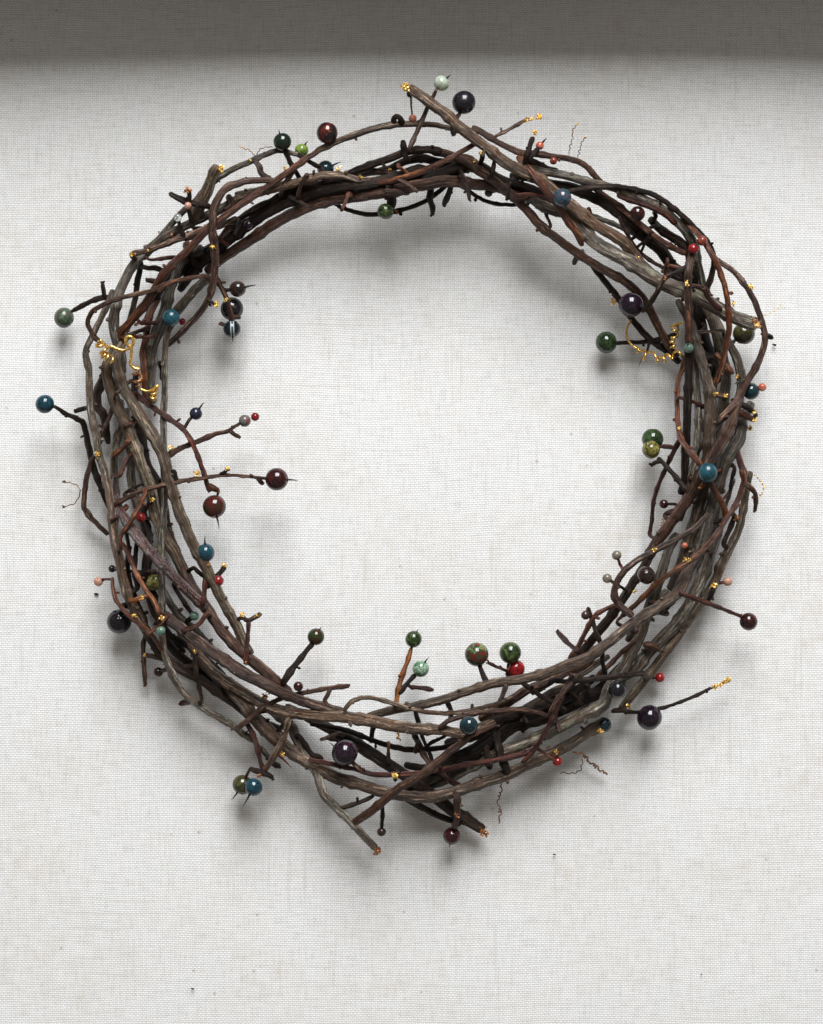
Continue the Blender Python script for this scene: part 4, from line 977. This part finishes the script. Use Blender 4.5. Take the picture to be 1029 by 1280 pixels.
# ---------------------------------------------------------------- gold foil on cut ends
def foil(x, y, s, mat=GOLD, ang=0, stretch=1.0, z=None, n=None):
    s *= 0.95
    t = topmost(x, y, 3.0); nn = nearest(x, y)
    par = t[1] if t else nn[1]
    if z is None: z = (t[0] if t else nn[2][2]) - s * 0.25
    V, F = [], []
    n = int((n or int(6 + s * 1.6)) * 1.7)
    ca, sa = math.cos(ang), math.sin(ang)
    for _ in range(n):
        px, py = random.gauss(0, 0.30) * s * stretch, random.gauss(0, 0.30) * s
        c = Vector((x + px * ca - py * sa, y + px * sa + py * ca, z + random.uniform(-0.3, 0.35) * s))
        q = random.uniform(0.20, 0.42) * s; base = len(V)
        rot = Vector((random.gauss(0, 1), random.gauss(0, 1), random.gauss(0, 1))).normalized().to_track_quat('Z', 'Y')
        ring = 6; hs = ((-0.5, 0.6), (0.1, 1.0), (0.55, 0.55))
        for h, w in hs:
            for k in range(ring):
                a = 2 * math.pi * k / ring + h
                v = rot @ Vector((math.cos(a) * w * q * random.uniform(0.75, 1.2), math.sin(a) * w * q * random.uniform(0.75, 1.2), h * q * 0.45))
                V.append(W(c.x + v.x, c.y - v.y, max(0.4, c.z + v.z)))
        for l in range(2):
            for k in range(ring):
                k2 = (k + 1) % ring
                F.append((base + l * ring + k, base + l * ring + k2, base + (l + 1) * ring + k2, base + (l + 1) * ring + k))
        F.append(tuple(base + k for k in reversed(range(ring)))); F.append(tuple(base + 2 * ring + k for k in range(ring)))
    mesh_obj('gold_foil', V, F, mat, par, smooth=False)

for a in [(508,109,7.5,GOLD,0,1.3),(276,211,7.5,GOLD,0,.9),(660,149,4,GOLD,-.4,1.8),(675,146,5.5,GOLD,-.2,1.4),(668,166,5.5,GOLD),(722,155,2.6,GOLD),(732,171,3.2,GOLD),
    (166,318,5,GOLD),(185,313,2.6,GOLD),(214.5,294,3.2,COPPER),(235,304,3.6,COPPER),(265,308,4,GOLD,0,1.3),(283,373.5,4,GOLD,0,1.4),(270,381,5.5,GOLD),(166,422,3.4,GOLD),
    (247,591,6,GOLD,0,1.2),(284,586,4.6,GOLD),(214,560,4.2,GOLD,.7,1.3),(122,567.5,6,GOLD),(190,624.6,4,GOLD),(202,773,4.6,GOLD,1,1.3),(244,814,4.6,GOLD),(167,769,4.4,GOLD,0,1.5),(177,748,4,GOLD,-.8,1.6),
    (181,819,3.6,GOLD),(331,870,5.6,COPPER,1.4,1.3),(352,943,4.4,GOLD,0,1.4),(324,970,5,COPPER),(494,970,6.2,GOLD,1,1.3),(303,769,5,GOLD),(321,770,3.4,GOLD,-.5,1.5),(281,706,5,GOLD),(260.6,706,3.6,COPPER),
    (307.6,828.5,3.6,COPPER),(750,913.6,6,GOLD),(785,882,5.6,GOLD),(695.5,940,5,GOLD),(685.5,934,3.8,COPPER),(818,687,4.4,GOLD),(859,700,4.4,GOLD,-.1,1.9),(893,732.5,5,GOLD,0,1.3),(793.7,739,3.4,GOLD,-.6,1.6),
    (859,355,4.4,GOLD),(880,361,3.4,COPPER),(831,346.5,4,COPPER),(917,379.5,4,GOLD),(939,359,5.4,GOLD,0,1.2),(922,470,4.6,GOLD),(894,492,4.6,GOLD,0,1.3),(907,495,4.4,GOLD),(849.5,535.6,3.8,GOLD),
    (943.5,515,4.6,GOLD),(943.5,525,4.2,GOLD),(938,535,4.6,GOLD,-.8,1.6),(876,608,5.4,COPPER),(920,647.5,5.6,COPPER),(594.5,201,3.4,GOLD),(601,191,3.6,GOLD),(451,221,3.6,GOLD),(487.6,211.5,3.6,GOLD),
    (497,264,4.6,COPPER,0,1.3),(313,200,3.2,GOLD),(423,212,4.2,GOLD,0,1.3),(473,1064,7.5,COPPER,.2,1.2),(605,1040,7,COPPER,1.2,1.3),(572,1019,4.6,COPPER),(767,377,5.5,WOODEND,1.1,1.9),
    (300,183,2.6,WOODEND),(80,602,3,DRYW),(79,633,3,DRYW),(234,238,6,COPPER,.3,1.3),(943,402,7,COPPER,1.3,1.2),(946,405,7.5,WOODEND,1.4,1.0),(356,210,3.4,GOLD),(199,290,2.4,COPPER),(770,1000,.1,GOLD)]:
    if a[2] > 1: foil(*a)
for i in range(11):      # gilded tip of the lower right twig
    t = i / 10; foil(891 + 22 * t, 860 - 11 * t, 4.8, GOLD, z=33, n=5)
for i in range(6):
    t = i / 5; foil(655 + 18 * t, 151 - 5 * t, 4.4, GOLD, z=100, n=4)
# crumbs of bark and leaf fallen on the canvas
def crumb(x, y, s, label, mat=BARK['dark']):
    V, F = [], []; n = 7
    for l, (h, w) in enumerate(((0.05, 0.8), (0.35, 1.0), (0.6, 0.5))):
        for k in range(n):
            a = 2 * math.pi * k / n; q = s * w * random.uniform(0.7, 1.2)
            V.append(Vector((math.cos(a) * q * 1.5 * U, math.sin(a) * q * 0.8 * U, h * s * U)))
    for l in range(2):
        for k in range(n): F.append((l * n + k, l * n + (k + 1) % n, (l + 1) * n + (k + 1) % n, (l + 1) * n + k))
    F.append(tuple(range(2 * n, 3 * n))); F.append(tuple(reversed(range(n))))
    o = mesh_obj('bark_crumb', V, F, mat); o.location = W(x, y, 0.2); o.rotation_euler.z = random.uniform(-0.4, 0.4)
    tag(o, label, 'crumb', 'bark crumbs fallen on the canvas')
crumb(121,743,2.2,'dark bark crumb on the canvas left of the wreath, below the peach bead')
crumb(241,1236,1.5,'tiny black crumb on the bare canvas near the bottom left')
crumb(693,1068,1.4,'tiny brown crumb on the canvas below the right end of the black cane', BARK['brown'])
crumb(877,1218,1.0,'tiny dark crumb on the bare canvas at the bottom right')
crumb(968,431,2.2,'small dark crumb on the canvas beside the right edge of the wreath')


# ---------------------------------------------------------------- setting
def build_setting():
    # canvas: one sheet, very slightly uneven
    nx, ny = 90, 100; V, F = [], []
    x0, x1, y0, y1 = -0.62, 0.62, -0.72, 0.26 + 0.004
    for j in range(ny + 1):
        for i in range(nx + 1):
            x = x0 + (x1 - x0) * i / nx; y = y0 + (y1 - y0) * j / ny
            V.append((x, y, 0.0011 * noise.noise((x * 6, y * 6, 1)) + 0.0004 * noise.noise((x * 17, y * 17, 4)) - 0.0013))
    for j in range(ny):
        for i in range(nx):
            a = j * (nx + 1) + i; F.append((a, a + 1, a + nx + 2, a + nx + 1))
    cv = mesh_obj('canvas', V, F, canvas_mat()); tag(cv, kind='structure')
    # table board below it
    def box(name, a, b, mat):
        V = [(x, y, z) for z in (a[2], b[2]) for y in (a[1], b[1]) for x in (a[0], b[0])]
        F = [(0, 2, 3, 1), (4, 5, 7, 6), (0, 1, 5, 4), (2, 6, 7, 3), (0, 4, 6, 2), (1, 3, 7, 5)]
        o = mesh_obj(name, V, F, mat, smooth=False)
        bv = o.modifiers.new('bevel', 'BEVEL'); bv.width = 0.003; bv.segments = 2
        return tag(o, kind='structure')
    m, nt, nodes, links, b = new_mat('painted_board'); b.inputs['Roughness'].default_value = 0.6
    ob = nodes.new('ShaderNodeTexCoord').outputs['Object']
    links.new(ramp(nt, noise_tex(nt, ob, 30, 4, 0.6), [(0.3, (0.28, 0.27, 0.25)), (0.7, (0.36, 0.35, 0.33))]), b.inputs['Base Color'])
    box('table_top', (-0.70, -0.80, -0.04), (0.70, 0.40, -0.0034), m)
    # unseen ledge, added only to shade the top strip of the canvas
    n = 24; V, F = [], []; top = 0.0
    for i in range(n + 1):                  # top edge dips towards the middle to shape the outline of the shade
        x = -0.70 + 1.40 * i / n; h = 0.066 + 0.009 * min(1, ((x - 0.03) / 0.22) ** 2) + 0.0012 * noise.noise((x * 9, 0, 0))
        V += [(x, 0.2645, 0.0), (x, 0.2645, h - 0.003), (x, 0.2675, h), (x, 0.36, h), (x, 0.36, 0.0)]
    for i in range(n):
        for k in range(5):
            a = i * 5; F.append((a + k, a + (k + 1) % 5, a + 5 + (k + 1) % 5, a + 5 + k))
    F.append((4, 3, 2, 1, 0)); F.append(tuple(n * 5 + k for k in range(5)))
    tag(mesh_obj('added_shade_ledge', V, F, m, smooth=False), kind='structure')
build_setting()
